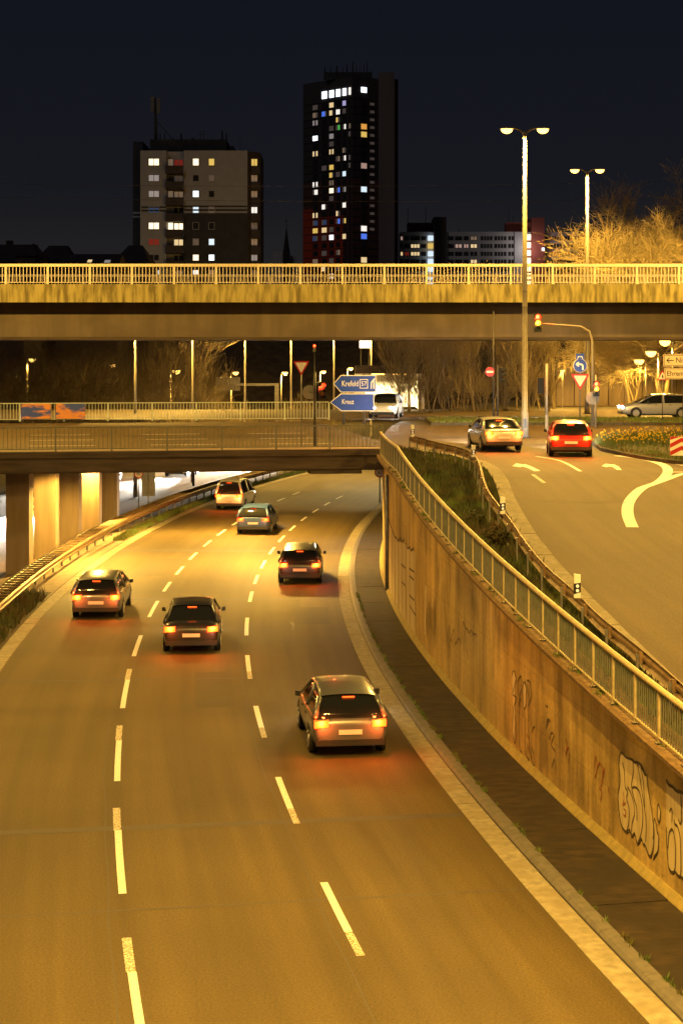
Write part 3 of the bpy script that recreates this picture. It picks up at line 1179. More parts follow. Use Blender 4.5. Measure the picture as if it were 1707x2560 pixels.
def bbox(t0, t1, k0, k1, z0, z1, name, mat, dz=0.0):
    m = MB()
    c = [bp(t0, k0, z0), bp(t1, k0, z0 + dz), bp(t1, k1, z0 + dz), bp(t0, k1, z0), bp(t0, k0, z1), bp(t1, k0, z1 + dz), bp(t1, k1, z1 + dz), bp(t0, k1, z1)]
    for q in ((0, 3, 2, 1), (4, 5, 6, 7), (0, 1, 5, 4), (1, 2, 6, 5), (2, 3, 7, 6), (3, 0, 4, 7)):
        m.quad(*[c[i] for i in q])
    return fixn(m.build(name, mat, br))


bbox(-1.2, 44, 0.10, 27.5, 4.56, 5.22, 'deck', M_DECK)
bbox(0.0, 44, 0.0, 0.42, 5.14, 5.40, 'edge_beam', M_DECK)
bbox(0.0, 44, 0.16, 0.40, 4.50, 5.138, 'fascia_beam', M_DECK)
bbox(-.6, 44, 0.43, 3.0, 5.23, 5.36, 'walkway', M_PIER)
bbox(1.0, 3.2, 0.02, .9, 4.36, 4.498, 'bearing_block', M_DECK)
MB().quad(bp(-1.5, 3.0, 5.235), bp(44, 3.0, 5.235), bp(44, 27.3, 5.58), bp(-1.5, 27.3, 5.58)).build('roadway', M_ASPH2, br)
for k in (7.0, 11.2, 15.4):
    for j in range(8):
        z = 5.235 + (k - 3) / 24.3 * .345 + .008
        MB().quad(bp(1.0 + 5.5 * j, k, z), bp(4.0 + 5.5 * j, k, z), bp(4.0 + 5.5 * j, k + .14, z + .002), bp(1.0 + 5.5 * j, k + .14, z + .002)).build('lane_dash', M_PAINT, br)


def railing(root, a, b, h, n_post, bars, mat, matb, post_w=.05, bar_r=.011, top=.05, each=True, topmat=None):
    """straight railing between two base points: posts, top and bottom rail, bars"""
    a, b = Vector(a), Vector(b)
    dv = (b - a)
    L = dv.length
    ang = math.atan2(dv.y, dv.x)
    org = root.location
    pm = MB().box((-post_w / 2, -post_w / 2, 0), (post_w / 2, post_w / 2, h - top)).mesh('post', mat)
    bm_ = MB().box((-bar_r, -bar_r, .12), (bar_r, bar_r, h - top)).mesh('bar', matb)
    for i in range(n_post + 1):
        p = a.lerp(b, i / n_post)
        link('post', pm, None, root, p - org, (0, 0, ang))
    m = MB()
    for i in range(n_post):
        for k in range(1, bars + 1):
            p = a.lerp(b, (i + k / (bars + 1)) / n_post)
            if each:
                link('bar', bm_, None, root, p - org, (0, 0, ang))
            else:
                m.box((p.x - bar_r, p.y - bar_r, p.z + .12), (p.x + bar_r, p.y + bar_r, p.z + h - top))
    if not each:
        m.build('bars', matb, root, kind='stuff')
    nv = Vector((-dv.y, dv.x, 0)).normalized()
    for nm, z0, z1, w in (('top_rail', h - top, h, post_w * 1.2), ('bottom_rail', .09, .125, post_w * .6)):
        m = MB()
        c = []
        for e in (a, b):
            for (l, z) in ((-w / 2, z0), (w / 2, z0), (w / 2, z1), (-w / 2, z1)):
                q = e + nv * l
                c.append((q.x, q.y, q.z + z))
        for q in ((0, 1, 2, 3), (7, 6, 5, 4), (0, 4, 5, 1), (1, 5, 6, 2), (2, 6, 7, 3), (3, 7, 4, 0)):
            m.quad(*[c[i] for i in q])
        fixn(m.build(nm, topmat or mat, root))


r1 = thing('bridge_railing', bp(0, .2, 5.4), 'grey metal bar railing on the near edge of the low bridge', 'railing')
railing(r1, bp(0.05, .2, 5.40), bp(23.05, .2, 5.40), 1.03, 10, 12, M_RAILG, M_RAILG, .07, .012, .05)
r2 = thing('bridge_railing', (-8, 97.5, 5.6), 'pale green railing on the far edge of the low bridge, behind the traffic', 'railing')
railing(r2, D(-60, 1054, 97.5), D(822, 1050, 97.5), 1.07, 8, 13, pmat('pale_green_railing', (.42, .46, .38), .5, (.36, .40, .33), 6, 4), MATS['pale_green_railing'], .09, .014, .05, each=True)
for k in range(5):
    MB().box((-14.35 + .22 * k, 71.9 + 5.4 * k, 0.03), (-13.35 + .22 * k, 72.9 + 5.4 * k, 4.58)).build('pier', M_PIER, br)
    MB().box((-14.25 + .22 * k, 72.0 + 5.4 * k, 4.47), (-13.45 + .22 * k, 72.8 + 5.4 * k, 4.585)).build('bearing', M_DARKM, br)
# posters hung on the far railing
for k, (px, lab) in enumerate(((91, 'blue and orange advertising banner on the far railing, nearer the picture edge'), (177, 'blue and orange advertising banner on the far railing, beside the lamp post'))):
    a = D(px, 1030, 97.35)
    t = thing('advertising_banner', (a[0], a[1], 5.75), lab, 'banner', 'banners on the far railing')
    m_ban = pmat('banner_print', (0.035, 0.06, 0.30), .7, (0.50, 0.20, 0.06), 2.4, 3, stretch=(.5, 1, 1.6), ramp=(.42, .56))
    MB().box((-.85, -.01, 0.05), (.85, .01, .92)).build('sheet', m_ban, t, world=False)
    for xx in (-.82, .82):
        for zz in (.1, .87):
            MB().disc((xx, -.015, zz), .03, 8, thick=.01).build('eyelet', M_GALV, t, world=False)

# ------------------------------------------------------------------ big overpass
ov = thing('overpass', (0, 98, 5.1), 'wide concrete overpass spanning the whole view above the junction', 'bridge')
OX0, OX1 = -34.0, 34.0
MB().box((OX0, 99.05, 10.44), (OX1, 108.5, 12.60)).build('girder', M_CONCSH, ov)
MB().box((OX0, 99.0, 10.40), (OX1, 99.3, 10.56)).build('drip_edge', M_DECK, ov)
MB().box((OX0, 98.0, 12.602), (OX1, 109.0, 12.80)).build('deck_slab', M_CONCSH, ov)
pw = 2.45
k = 0
x = OX0
while x < OX1:
    MB().box((x + .006, 97.86 + random.uniform(-.006, .006), 12.56), (x + pw - .006, 98.16, 13.62)).build('parapet_panel', M_PARA, ov)
    x += pw
MB().box((OX0, 108.8, 12.81), (OX1, 109.1, 13.6)).build('rear_parapet', M_PARA, ov)
for xx in (-27.0, 29.0):
    MB().box((xx - .9, 99.5, 0.0), (xx + .9, 107.5, 10.42)).build('pier', M_PIER, ov)
r3 = thing('overpass_railing', (0, 98.0, 13.62), 'cream painted bar railing along the front edge of the overpass', 'railing')
railing(r3, (-22.0, 98.0, 13.62), (22.1, 98.0, 13.62), 1.19, 18, 11, M_RAILP, M_RAILP, .13, .02, .17)
r4 = thing('overpass_railing', (0, 108.95, 13.6), 'rear railing of the overpass seen through the front bars', 'railing')
railing(r4, (-24.0, 108.95, 13.60), (24.5, 108.95, 13.60), 1.15, 20, 11, M_RAILP, M_RAILP, .13, .02, .15, each=False)


# ------------------------------------------------------------------ street lamps
def curved_arm(x0, z0, x1, z1, n=8):
    return [(x0 + (x1 - x0) * (1 - math.cos(math.pi / 2 * k / n)), 0, z0 + (z1 - z0) * math.sin(math.pi / 2 * k / n)) for k in range(n + 1)]


def twin_mast(base, H, label, power, arm=0.75, rz=0.0, heads=(-1, 1), group='tall street lamp masts', lens=None, r=.13, size=1.0, lights=True):
    t = thing('street_lamp_mast', base, label, 'street lamp', group, rz)
    MB().tube([(0, 0, 0), (0, 0, 1.3), (0, 0, 1.32), (0, 0, H * .5), (0, 0, H - .1)], [r * 1.45, r * 1.45, r * 1.15, r * .95, r * .62], 12).build('pole', M_POLE, t, world=False, smooth=True)
    MB().tube([(0, 0, 0), (0, 0, .06)], r * 2.2, 12).build('base_plate', M_DARKM, t, world=False)
    MB().box((-.06, -r * 1.5 - .01, .5), (.06, -r * 1.3, .95)).build('service_door', M_DARKM, t, world=False)
    for zz in (H * .42, H * .47):
        MB().tube([(0, 0, zz), (0, 0, zz + .05)], r * 1.12, 12).build('band', M_GALV, t, world=False)
    for sgn in heads:
        MB().tube(curved_arm(0, H - .5, sgn * arm * .75, H), .05 * size, 8).build('arm', M_POLE, t, world=False, smooth=True)
        x0, x1 = sgn * arm * .68, sgn * (arm + .62 * size)
        h = MB()
        secs = [(x0, .07, .05), (x0 + (x1 - x0) * .25, .14, .09), (x0 + (x1 - x0) * .6, .17, .11), (x0 + (x1 - x0) * .9, .14, .07), (x1, .06, .02)]
        rings = []
        for (xx, w, hh) in secs:
            rg = []
            for q in range(8):
                an = math.pi * q / 7
                rg.append((xx, -w * size * math.cos(an), H + hh * size * math.sin(an)))
            rings.append(rg)
        for a, b in zip(rings[:-1], rings[1:]):
            for q in range(7):
                h.quad(a[q], b[q], b[q + 1], a[q + 1])
            h.quad(a[7], b[7], b[0], a[0])
        hd = h.build('lamp_head', M_LAMPH, t, world=False, smooth=True)
        cx = x0 + (x1 - x0) * .58
        lm = MB()
        nn = 8
        for i in range(nn):
            for j in range(4):
                def q_(i_, j_):
                    an, ph = 2 * math.pi * i_ / nn, math.pi / 2 * j_ / 4
                    return (cx + .30 * size * math.cos(an) * math.cos(ph), .16 * size * math.sin(an) * math.cos(ph), H - .012 - .24 * size * math.sin(ph))
                lm.quad(q_(i, j), q_(i + 1, j), q_(i + 1, j + 1), q_(i, j + 1))
        lm.build('lens', lens or E_SOD, hd, world=False, smooth=True)
        if lights:
            lamp_light(t, (cx, 0, H - .34), power)
    return t


M1 = GS(1311, 1094)
twin_mast(M1, HC + (900 - 322) * M1[1] / F - M1[2], 'tallest twin-arm street lamp mast standing in front of the overpass', 13000, arm=.62)
b2 = D(1467, 1066, 112)
twin_mast((b2[0], b2[1], 5.6), HC + (900 - 424) * 112 / F - 5.6, 'twin-arm street lamp mast rising behind the overpass', 15000, arm=.55)
# the same masts go on beside the lanes, outside the picture
for p, h, pw_, lab in (((-12.3, 44.0, 0.03), 15.5, 5000, 'twin-arm street lamp mast on the median bank, outside the picture'),
                       ((13.5, 10.0, 1.2), 15.5, 6000, 'twin-arm street lamp mast beside the slip road behind the camera'),
                       ((16.5, 60.0, 5.14), 15.0, 12000, 'twin-arm street lamp mast on the corner beyond the daffodils, outside the picture'),
                       ((15.0, 34.0, 3.0), 15.0, 5500, 'twin-arm street lamp mast halfway down the slip road, outside the picture'),
                       ((-19.5, 84.0, 5.4), 15.5, 12000, 'twin-arm street lamp mast on the low bridge, outside the picture'),
                       ((24.0, 93.0, 5.5), 15.0, 7000, 'twin-arm street lamp mast by the cross street, outside the picture')):
    twin_mast(p, h, lab, pw_, arm=.8)
# span wire with two hanging lamps over the lanes, above and behind the picture
t = thing('span_wire_lamps', (-16.0, 18.5, 0.0), 'two street lamps hanging from a span wire over the lanes, above the picture', 'street lamp')
MB().tube([(0, 0, -.06), (0, 0, 18.2)], [.16, .11], 10).build('pole', M_POLE, t, world=False, smooth=True)
MB().tube([(30.5, 0, 1.6), (30.5, 0, 18.2)], [.16, .11], 10).build('pole', M_POLE, t, world=False, smooth=True)
MB().tube([(0, 0, 17.9), (8, 0, 17.2), (15.5, 0, 16.95), (23, 0, 17.2), (30.5, 0, 17.9)], .012, 5).build('wire', M_DARKM, t, world=False)
for xx in (17.0, 18.6):
    MB().tube([(xx, 0, 16.75), (xx, 0, 16.97)], .015, 5).build('hanger', M_DARKM, t, world=False)
    hd = MB().tube([(xx, 0, 16.78), (xx, 0, 16.72), (xx, 0, 16.6)], [.08, .22, .27], 14).build('lamp_head', M_LAMPH, t, world=False, smooth=True)
    MB().tube([(xx, 0, 16.598), (xx, 0, 16.5), (xx, 0, 16.44)], [.25, .2, .08], 14).build('lens', E_SOD, hd, world=False, smooth=True)
    lamp_light(t, (xx, 0, 16.38), 21000)
# row of masts behind the overpass, their heads hidden by the girder
for px, d, lab in ((339, 113, 'first'), (482, 126, 'second'), (613, 139, 'third'), (728, 153, 'fourth'), (835, 168, 'fifth'), (928, 184, 'sixth')):
    p = D(px, 1000, d)
    top = HC + 1.05 + (113 - d) * -.008
    twin_mast((p[0], d, -.06), 12.3 + .06, f'{lab} street lamp mast in the row under the overpass, counted from the piers', 9000, arm=.6,
              heads=(-1,), group='masts under the overpass', r=.10)


def small_lamp(px, py, d, zb, label, power=900, side=1, size=1.0):
    p = D(px, py, d)
    H = p[2] - zb
    t = thing('street_lamp', (p[0] - side * .45, d, zb), label, 'street lamp', 'small street lamps in the distance')
    MB().tube([(0, 0, 0), (0, 0, H * .5), (0, 0, H - .05)], [.085, .07, .05], 8).build('pole', M_POLE, t, world=False, smooth=True)
    MB().tube([(0, 0, H - .12), (side * .12, 0, H + .02), (side * .3, 0, H + .05)], .04, 6).build('arm', M_POLE, t, world=False)
    hd = MB().prism([(side * .18, H + .03), (side * .35, H + .14), (side * .72, H + .12), (side * .82, H + .04)], -.14, .14).build('lamp_head', M_LAMPH, t, world=False)
    lm = MB()
    for i in range(8):
        for j in range(3):
            def q_(i_, j_):
                an, ph = 2 * math.pi * i_ / 8, math.pi / 2 * j_ / 3
                return (side * .5 + .34 * size * math.cos(an) * math.cos(ph), .2 * math.sin(an) * math.cos(ph), H + .03 - .34 * size * math.sin(ph))
            lm.quad(q_(i, j), q_(i + 1, j), q_(i + 1, j + 1), q_(i, j + 1))
    lm.build('lens', E_SODS, hd, world=False, smooth=True)
    lamp_light(t, (side * .5, 0, H - .42), power if d < 200 else 6000, kind='SPOT' if d < 200 else 'POINT', radius=.12)
    return t


for px, py, d, lab in ((80, 898, 165, 'small street lamp glowing in the dark thicket, furthest from the signs'), (281, 912, 185, 'small street lamp half hidden by thicket twigs beside the first mast'),
                       (440, 927, 150, 'small lit street lamp between the first and second masts under the overpass'), (588, 931, 185, 'small lit street lamp above the back of the gantry sign'),
                       (712, 931, 205, 'small lit street lamp left of the hanging give way sign'), (808, 928, 230, 'small lit street lamp just above the red traffic light by the bridge'),
                       (876, 920, 245, 'small lit street lamp just above the blue direction signs')):
    small_lamp(px, py, d, -.06, lab, 13000)
for px, py, d, lab in ((1553, 908, 128, 'street lamp in front of the panelled wall, furthest from the white direction signs'), (1598, 901, 121, 'middle street lamp in front of the panelled wall'),
                       (1628, 880, 114, 'street lamp just before the white direction signs and the panelled wall'), (1663, 853, 111, 'highest small street lamp under the overpass at the picture edge')):
    small_lamp(px, py, d, 5.6, lab, 2600, side=-1, size=1.1)

# luminaires under the low bridge
for k, (t_, bk) in enumerate(((4.0, 6.0), (12.0, 6.0), (4.0, 18.0), (12.0, 18.0))):
    p = bp(t_, bk, 4.56)
    t = thing('underpass_lamp', (p[0], p[1], 4.42), ['sodium lamp under the low bridge, near edge by the wall', 'sodium lamp under the low bridge, near edge by the piers',
                                                    'sodium lamp under the low bridge, far edge by the wall', 'sodium lamp under the low bridge, far edge by the piers'][k], 'lamp', 'lamps under the low bridge')
    hd = MB().prism([(-.45, .14), (.45, .14), (.38, .02), (-.38, .02)], -.12, .12).build('housing', M_LAMPH, t, world=False)
    MB().box((-.34, -.09, -.02), (.34, .09, .018)).build('lens', E_SODS, hd, world=False)
    lamp_light(t, (0, 0, -.10), 9000)


# ------------------------------------------------------------------ grass and weeds
def blades(name, label, cat, pts, hmin, hmax, mat, width=.012, lean=.35):
    """pts: n x 3 array of root points; one triangle per blade"""
    n = len(pts)
    h = rng.uniform(hmin, hmax, n)
    an = rng.uniform(0, 2 * np.pi, n)
    w = width * rng.uniform(.6, 1.5, n)
    dx, dy = np.cos(an) * w, np.sin(an) * w
    la = rng.uniform(0, 2 * np.pi, n)
    ll = h * rng.uniform(0, lean, n)
    V = np.empty((n, 3, 3), np.float32)
    V[:, 0] = pts + np.stack([-dx, -dy, np.zeros(n)], 1)
    V[:, 1] = pts + np.stack([dx, dy, np.zeros(n)], 1)
    V[:, 2] = pts + np.stack([np.cos(la) * ll, np.sin(la) * ll, h], 1)
    me = bpy.data.meshes.new(name)
    me.vertices.add(3 * n)
    me.vertices.foreach_set('co', V.ravel())
    me.loops.add(3 * n)
    me.loops.foreach_set('vertex_index', np.arange(3 * n, dtype=np.int32))
    me.polygons.add(n)
    me.polygons.foreach_set('loop_start', np.arange(0, 3 * n, 3, dtype=np.int32))
    me.polygons.foreach_set('loop_total', np.full(n, 3, np.int32))
    me.update()
    me.materials.append(mat)
    o = link(name, me, None)
    tag(o, label, cat, kind='stuff')
    return o


def clump(n, sampler, nc, spread):
    c = np.array([sampler() for _ in range(nc)])
    idx = rng.integers(0, nc, n)
    p = c[idx] + np.concatenate([rng.normal(0, spread, (n, 2)), np.zeros((n, 1))], 1)
    return p


def verge_pt():
    while True:
        d = random.uniform(28, 76)
        x0, x1 = wall_x(d) + .35, min(kbx(d) if d < KB[0].y else wall_x(d), 8) - .5
        if x1 > x0:
            x = random.uniform(x0, x1)
            return (x, d, Zr(d) - .03)


def keep_verge(p):
    wx = np.array([wall_x(q[1]) for q in p])
    kx = np.array([kbx(q[1]) if q[1] < KB[0].y else -9 for q in p])
    k = (p[:, 0] > wx + .3) & (p[:, 0] < kx - .5)
    p = p[k]
    p[:, 2] = [Zr(q[1]) - .03 for q in p]
    return p


pts = np.array([verge_pt() for _ in range(26000)])
blades('verge_grass', 'rough grass on the narrow verge between wall railing and guard rail', 'grass', pts, .06, .22, M_GRASS, .014)
pts = keep_verge(clump(16000, verge_pt, 240, .16))
blades('verge_weeds', 'dark weed tufts scattered through the verge grass', 'weeds', pts, .10, .38, M_GRASSD, .02, .6)


def med_pt(s0, s1, o0, o1):
    s, o = random.uniform(s0, s1), random.uniform(o0, o1)
    h = 0.0
    if s < -4:
        h = .55 * min(1, (-4 - s) / 10) * min(1, max(0, (o - 11.5) / 1.3))
    return ring(o, s, .02 + h)


m = MB()
for i in range(20):
    for j in range(8):
        q = []
        for (a, b) in ((i, j), (i + 1, j), (i + 1, j + 1), (i, j + 1)):
            s, o = -64 + 3.0 * a, 11.5 + .4 * b
            h = .55 * min(1, max(0, (-4 - s) / 10)) * min(1, max(0, (o - 11.5) / 1.3))
            q.append(ring(o, s, .04 + h))
        m.quad(*q)
fixn(m.build('median_bank', M_EARTH))['kind'] = 'structure'
pts = np.array([med_pt(-45, -5, 11.5, 14.5) for _ in range(22000)])
blades('median_weeds', 'tall dark weeds on the bank beside the left-hand gutter', 'weeds', pts, .10, .45, M_GRASSD, .022, .6)
pts = np.array([med_pt(14, 70, 11.45, 12.1) for _ in range(9000)])
blades('median_grass', 'bright grass strip beside the median guard rail beyond the piers', 'grass', pts, .08, .26, M_GRASS, .022)
pts = np.array([(random.uniform(5.1, 34), random.uniform(94.1, 101), 5.70) for _ in range(16000)])
blades('island_grass', 'short grass on the long traffic island under the overpass', 'grass', pts, .05, .17, M_GRASS, .025)
# weeds sprouting in the joint behind the kerb
pts = []
for _ in range(90):
    s = random.uniform(-47, -5)
    c = ring(-.52 + random.uniform(-.02, .02), s, .10)
    n = random.randint(8, 40)
    for _ in range(n):
        pts.append((c[0] + random.gauss(0, .025), c[1] + random.gauss(0, .04), c[2]))
for _ in range(40):
    s = random.uniform(-45, -8)
    c = ring(woff(s) + .14 + random.uniform(-.08, .08), s, wtop(s) + .05)
    for _ in range(random.randint(10, 40)):
        pts.append((c[0] + random.gauss(0, .05), c[1] + random.gauss(0, .10), c[2]))
blades('joint_weeds', 'tiny weeds sprouting from the joints behind the kerb and on the coping', 'weeds', np.array(pts), .03, .13, M_GRASS, .012, .9)


def leaf_bush(name, loc, label, rx, rz, n, mat, cat='bush', group=None, leaf=.09):
    t = thing(name, loc, label, cat, group)
    V, Fc = [], []
    for _ in range(n):
        u = Vector((random.gauss(0, 1), random.gauss(0, 1), random.gauss(0, 1))).normalized()
        rr = random.uniform(.35, 1.0) * (1 + .25 * math.sin(5 * u.x + 3 * u.z) + .15 * math.sin(9 * u.y))
        c = Vector((u.x * rx * rr, u.y * rx * rr, rz * .9 + u.z * rz * rr))
        if c.z < .02:
            continue
        a = Vector((random.gauss(0, 1), random.gauss(0, 1), random.gauss(0, 1))).normalized() * leaf
        b = a.cross(Vector((random.gauss(0, 1), random.gauss(0, 1), random.gauss(0, 1)))).normalized() * leaf * .5
        k = len(V)
        V += [tuple(c - a), tuple(c + b), tuple(c + a), tuple(c - b)]
        Fc.append((k, k + 1, k + 2, k + 3))
    me = bpy.data.meshes.new('foliage')
    me.from_pydata(V, [], Fc)
    me.materials.append(mat)
    link('foliage', me, None, t)
    m = MB()
    for _ in range(7):
        e = Vector((random.uniform(-1, 1) * rx * .6, random.uniform(-1, 1) * rx * .6, rz * random.uniform(.7, 1.4)))
        m.tube([(0, 0, -.02), tuple(e * .5 + Vector((0, 0, .05))), tuple(e)], [.02, .013, .005], 5, cap=False)
    m.build('stem', M_BARKD, t, world=False)
    return t


p = GS(1228, 1365, 0)
leaf_bush('bush', GS(1245, 1372, -.03), 'dark leafy bush on the verge between railing and guard rail', .42, .38, 900, M_GRASSD, leaf=.06)
leaf_bush('bush', GS(1190, 1318, -.03), 'smaller dark bush on the verge further up by the guard rail', .34, .26, 600, M_GRASSD, leaf=.06)
for i, (s, o, lab) in enumerate(((-14, 12.6, 'low green weed bush on the bank near the first pier'), (-20, 11.95, 'low green weed bush on the bank at the picture edge'))):
    leaf_bush('bush', ring(o, s, .35), lab, .45, .3, 900, M_GRASSD, leaf=.06)

# daffodil bed on the corner island
m = MB()
ISL = [GS(1478, 1112, 0), GS(1500, 1100), GS(1560, 1094), GS(1707, 1090), GS(1900, 1088), GS(1900, 1180), GS(1707, 1163), GS(1620, 1152), GS(1560, 1141), GS(1500, 1127)]
top = [(x, y, z + .14) for x, y, z in ISL]
m.poly(top)
for i in range(len(ISL)):
    j = (i + 1) % len(ISL)
    m.quad(ISL[i], ISL[j], top[j], top[i])
fixn(m.build('corner_island', M_EARTH))['kind'] = 'structure'


def in_isl(x, y, s=.96):
    c = (sum(p[0] for p in ISL) / len(ISL), sum(p[1] for p in ISL) / len(ISL))
    x, y = c[0] + (x - c[0]) / s, c[1] + (y - c[1]) / s
    r_ = False
    for i in range(len(ISL)):
        a, b = ISL[i], ISL[i - 1]
        if (a[1] > y) != (b[1] > y) and x < (b[0] - a[0]) * (y - a[1]) / (b[1] - a[1]) + a[0]:
            r_ = not r_
    return r_


xs_, ys_ = [p[0] for p in ISL], [p[1] for p in ISL]


def isl_pt():
    while True:
        x, y = random.uniform(min(xs_), max(xs_)), random.uniform(min(ys_), max(ys_))
        if in_isl(x, y):
            return (x, y, Zr(y) + .13)


blades('island_turf', 'grass on the corner island below the daffodils', 'grass', np.array([isl_pt() for _ in range(15000)]), .06, .2, M_GRASS, .018)
dp = []
while len(dp) < 2600:
    q = isl_pt()
    if q[1] > 74.0 and q[0] > 11.2:
        dp.append(q)
V, Fc = [], []
for q in dp[:480]:
    h = random.uniform(.26, .44)
    cx, cy = q[0] + random.uniform(-.04, .04), q[1] + random.uniform(-.04, .04)
    up = Vector((random.uniform(-.5, .5), -1, random.uniform(0, .6))).normalized()
    a = up.cross(Vector((0, 0, 1))).normalized()
    b = a.cross(up)
    c = Vector((cx, cy, q[2] + h))
    k0 = len(V)
    V.append(tuple(c + up * .01))
    for k in range(12):
        an = 2 * math.pi * k / 12
        rr = .05 if k % 2 else .022
        V.append(tuple(c + (a * math.cos(an) + b * math.sin(an)) * rr))
    for k in range(12):
        Fc.append((k0, k0 + 1 + k, k0 + 1 + (k + 1) % 12))
    k0 = len(V)
    for k in range(6):
        an = 2 * math.pi * k / 6
        V.append(tuple(c + (a * math.cos(an) + b * math.sin(an)) * .014))
    for k in range(6):
        an = 2 * math.pi * k / 6
        V.append(tuple(c + up * .04 + (a * math.cos(an) + b * math.sin(an)) * .02))
    for k in range(6):
        Fc.append((k0 + k, k0 + (k + 1) % 6, k0 + 6 + (k + 1) % 6, k0 + 6 + k))
me = bpy.data.meshes.new('daffodils')
me.from_pydata(V, [], Fc)
me.materials.append(pmat('daffodil_yellow', (.75, .52, .03), .6, (.65, .42, .02), 30, 3))
tag(link('daffodils', me, None), 'bed of yellow daffodils in flower on the corner island', 'flowers', kind='stuff')
blades('daffodil_leaves', 'tall narrow leaves of the daffodil bed', 'leaves', np.array(dp), .22, .42, M_GRASS, .02, .3)


# ------------------------------------------------------------------ bare trees
def grow(segs, p, dv, L, r, lev, maxlev, rnd, kids=(4, 6), spread=.75, up=.12):
    n = 5 if lev < 2 else 3
    q = p.copy()
    d = dv.copy()
    pts, rad = [q.copy()], [r]
    for i in range(n):
        d = (d + Vector((rnd.gauss(0, .10), rnd.gauss(0, .10), rnd.gauss(0, .07) + up * .5))).normalized()
        q = q + d * (L / n)
        pts.append(q.copy())
        rad.append(max(.009, r * (1 - (i + 1) / n * .62)))
    segs.append((lev, pts, rad))
    if lev >= maxlev:
        return
    for k in range(rnd.randint(*kids)):
        t = rnd.uniform(.28, 1.0)
        i = min(int(t * n), n - 1)
        bp_ = pts[i].lerp(pts[i + 1], t * n - i)
        base_d = (pts[i + 1] - pts[i]).normalized()
        side = Vector((rnd.gauss(0, 1), rnd.gauss(0, 1), rnd.gauss(0, .35)))
        side = (side - base_d * side.dot(base_d)).normalized()
        nd = (base_d * (1 - spread * .45) + side * spread * rnd.uniform(.6, 1.15) + Vector((0, 0, up))).normalized()
        grow(segs, bp_, nd, L * rnd.uniform(.48, .72), max(.011, rad[i] * rnd.uniform(.52, .74)), lev + 1, maxlev, rnd, kids, spread, up)


def tree_meshes(seed, H, stems=1, maxlev=4, kids=(4, 6), spread=.75, r0=None, mat=None, up=.12, lean=.12, trunk_frac=.5):
    rnd = random.Random(seed)
    segs = []
    for k in range(stems):
        dv = Vector((rnd.gauss(0, lean), rnd.gauss(0, lean), 1)).normalized()
        grow(segs, Vector((rnd.gauss(0, .12) * (stems > 1), rnd.gauss(0, .12) * (stems > 1), -.05)), dv, H * trunk_frac * rnd.uniform(.85, 1.1), (r0 or H * .014) * rnd.uniform(.7, 1.0), 0, maxlev, rnd, kids, spread, up)
    tr, cr = MB(), MB()
    for lev, pts, rad in segs:
        (tr if lev == 0 else cr).tube(pts, rad, 7 if lev == 0 else (5 if lev == 1 else 3), cap=False)
    return tr.mesh('trunk', mat, smooth=True), cr.mesh('crown', mat, smooth=True)


def put_tree(meshes, loc, label, cat='tree', group=None, rz=0.0, sc=1.0, name='bare_tree'):
    t = thing(name, loc, label, cat, group, rz)
    t.scale = (sc, sc, sc)
    link('trunk', meshes[0], None, t)
    link('crown', meshes[1], None, t)
    return t


# big lit tree at the end of the overpass and its neighbour
M_BARKLIT = pmat('lamplit_bark', (.34, .27, .13), .85, (.45, .36, .18), 6, 6)  # bark lightened in its colour so these trees read as lamplit
T1 = tree_meshes(3, 13.5, 3, 4, (7, 9), .78, .20, M_BARKLIT, up=.05, lean=.20, trunk_frac=.52)
p = D(1655, 1040, 124)
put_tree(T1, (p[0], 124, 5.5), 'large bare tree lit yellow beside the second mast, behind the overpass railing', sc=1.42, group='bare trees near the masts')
T1b = tree_meshes(9, 10.0, 4, 4, (6, 8), .8, .12, M_BARKLIT, up=.03, lean=.34, trunk_frac=.52)
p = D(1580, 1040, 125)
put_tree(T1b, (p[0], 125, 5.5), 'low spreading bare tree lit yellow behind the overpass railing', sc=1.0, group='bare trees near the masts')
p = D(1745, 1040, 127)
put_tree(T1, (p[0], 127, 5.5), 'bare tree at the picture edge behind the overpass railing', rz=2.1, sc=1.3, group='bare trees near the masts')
# slender trees under the overpass
slim = [tree_meshes(20 + k, 6.0, 2 if k % 2 else 1, 3, (6, 9), .5, .085, M_BARK, up=.22, lean=.06, trunk_frac=.85) for k in range(4)]
wher = [(985, 120), (1020, 117), (1048, 123), (1076, 115), (1105, 121), (1128, 118), (1158, 124), (1182, 115), (1208, 121), (1262, 119), (1290, 124), (1318, 118), (1350, 122), (1385, 125), (1000, 126), (1140, 127), (1235, 126)]
names = ['nearest the blue signs', 'second from the blue signs', 'third from the blue signs', 'fourth from the blue signs', 'fifth from the blue signs', 'sixth from the blue signs',
         'seventh from the blue signs', 'eighth from the blue signs', 'ninth from the blue signs', 'just past the no entry sign', 'second past the no entry sign',
         'behind the tall mast', 'just past the tall mast', 'nearest the blue arrow sign', 'in the back row by the blue signs', 'in the back row mid thicket', 'in the back row by the no entry sign']
for i, ((px, d), nm) in enumerate(zip(wher, names)):
    p = D(px, 1030, d)
    put_tree(slim[i % 4], (p[0], d, 5.4), f'slender bare tree under the overpass, {nm}', rz=i * 1.3, sc=random.uniform(.85, 1.1), group='slender trees under the overpass')
brush = [tree_meshes(40 + k, 3.2, 9, 2, (5, 8), .6, .03, M_BARK, up=.15, lean=.25, trunk_frac=.7) for k in range(3)]
for i, px in enumerate((1010, 1060, 1115, 1165, 1215, 1275, 1330, 1380)):
    p = D(px, 1030, 116)
    put_tree(brush[i % 3], (p[0], 117 + (i % 3), 5.4), f'twiggy undergrowth shrub below the slender trees, number {["one", "two", "three", "four", "five", "six", "seven", "eight"][i]} from the blue signs', 'shrub',
             'undergrowth shrubs', i * 2.0, name='bare_shrub')
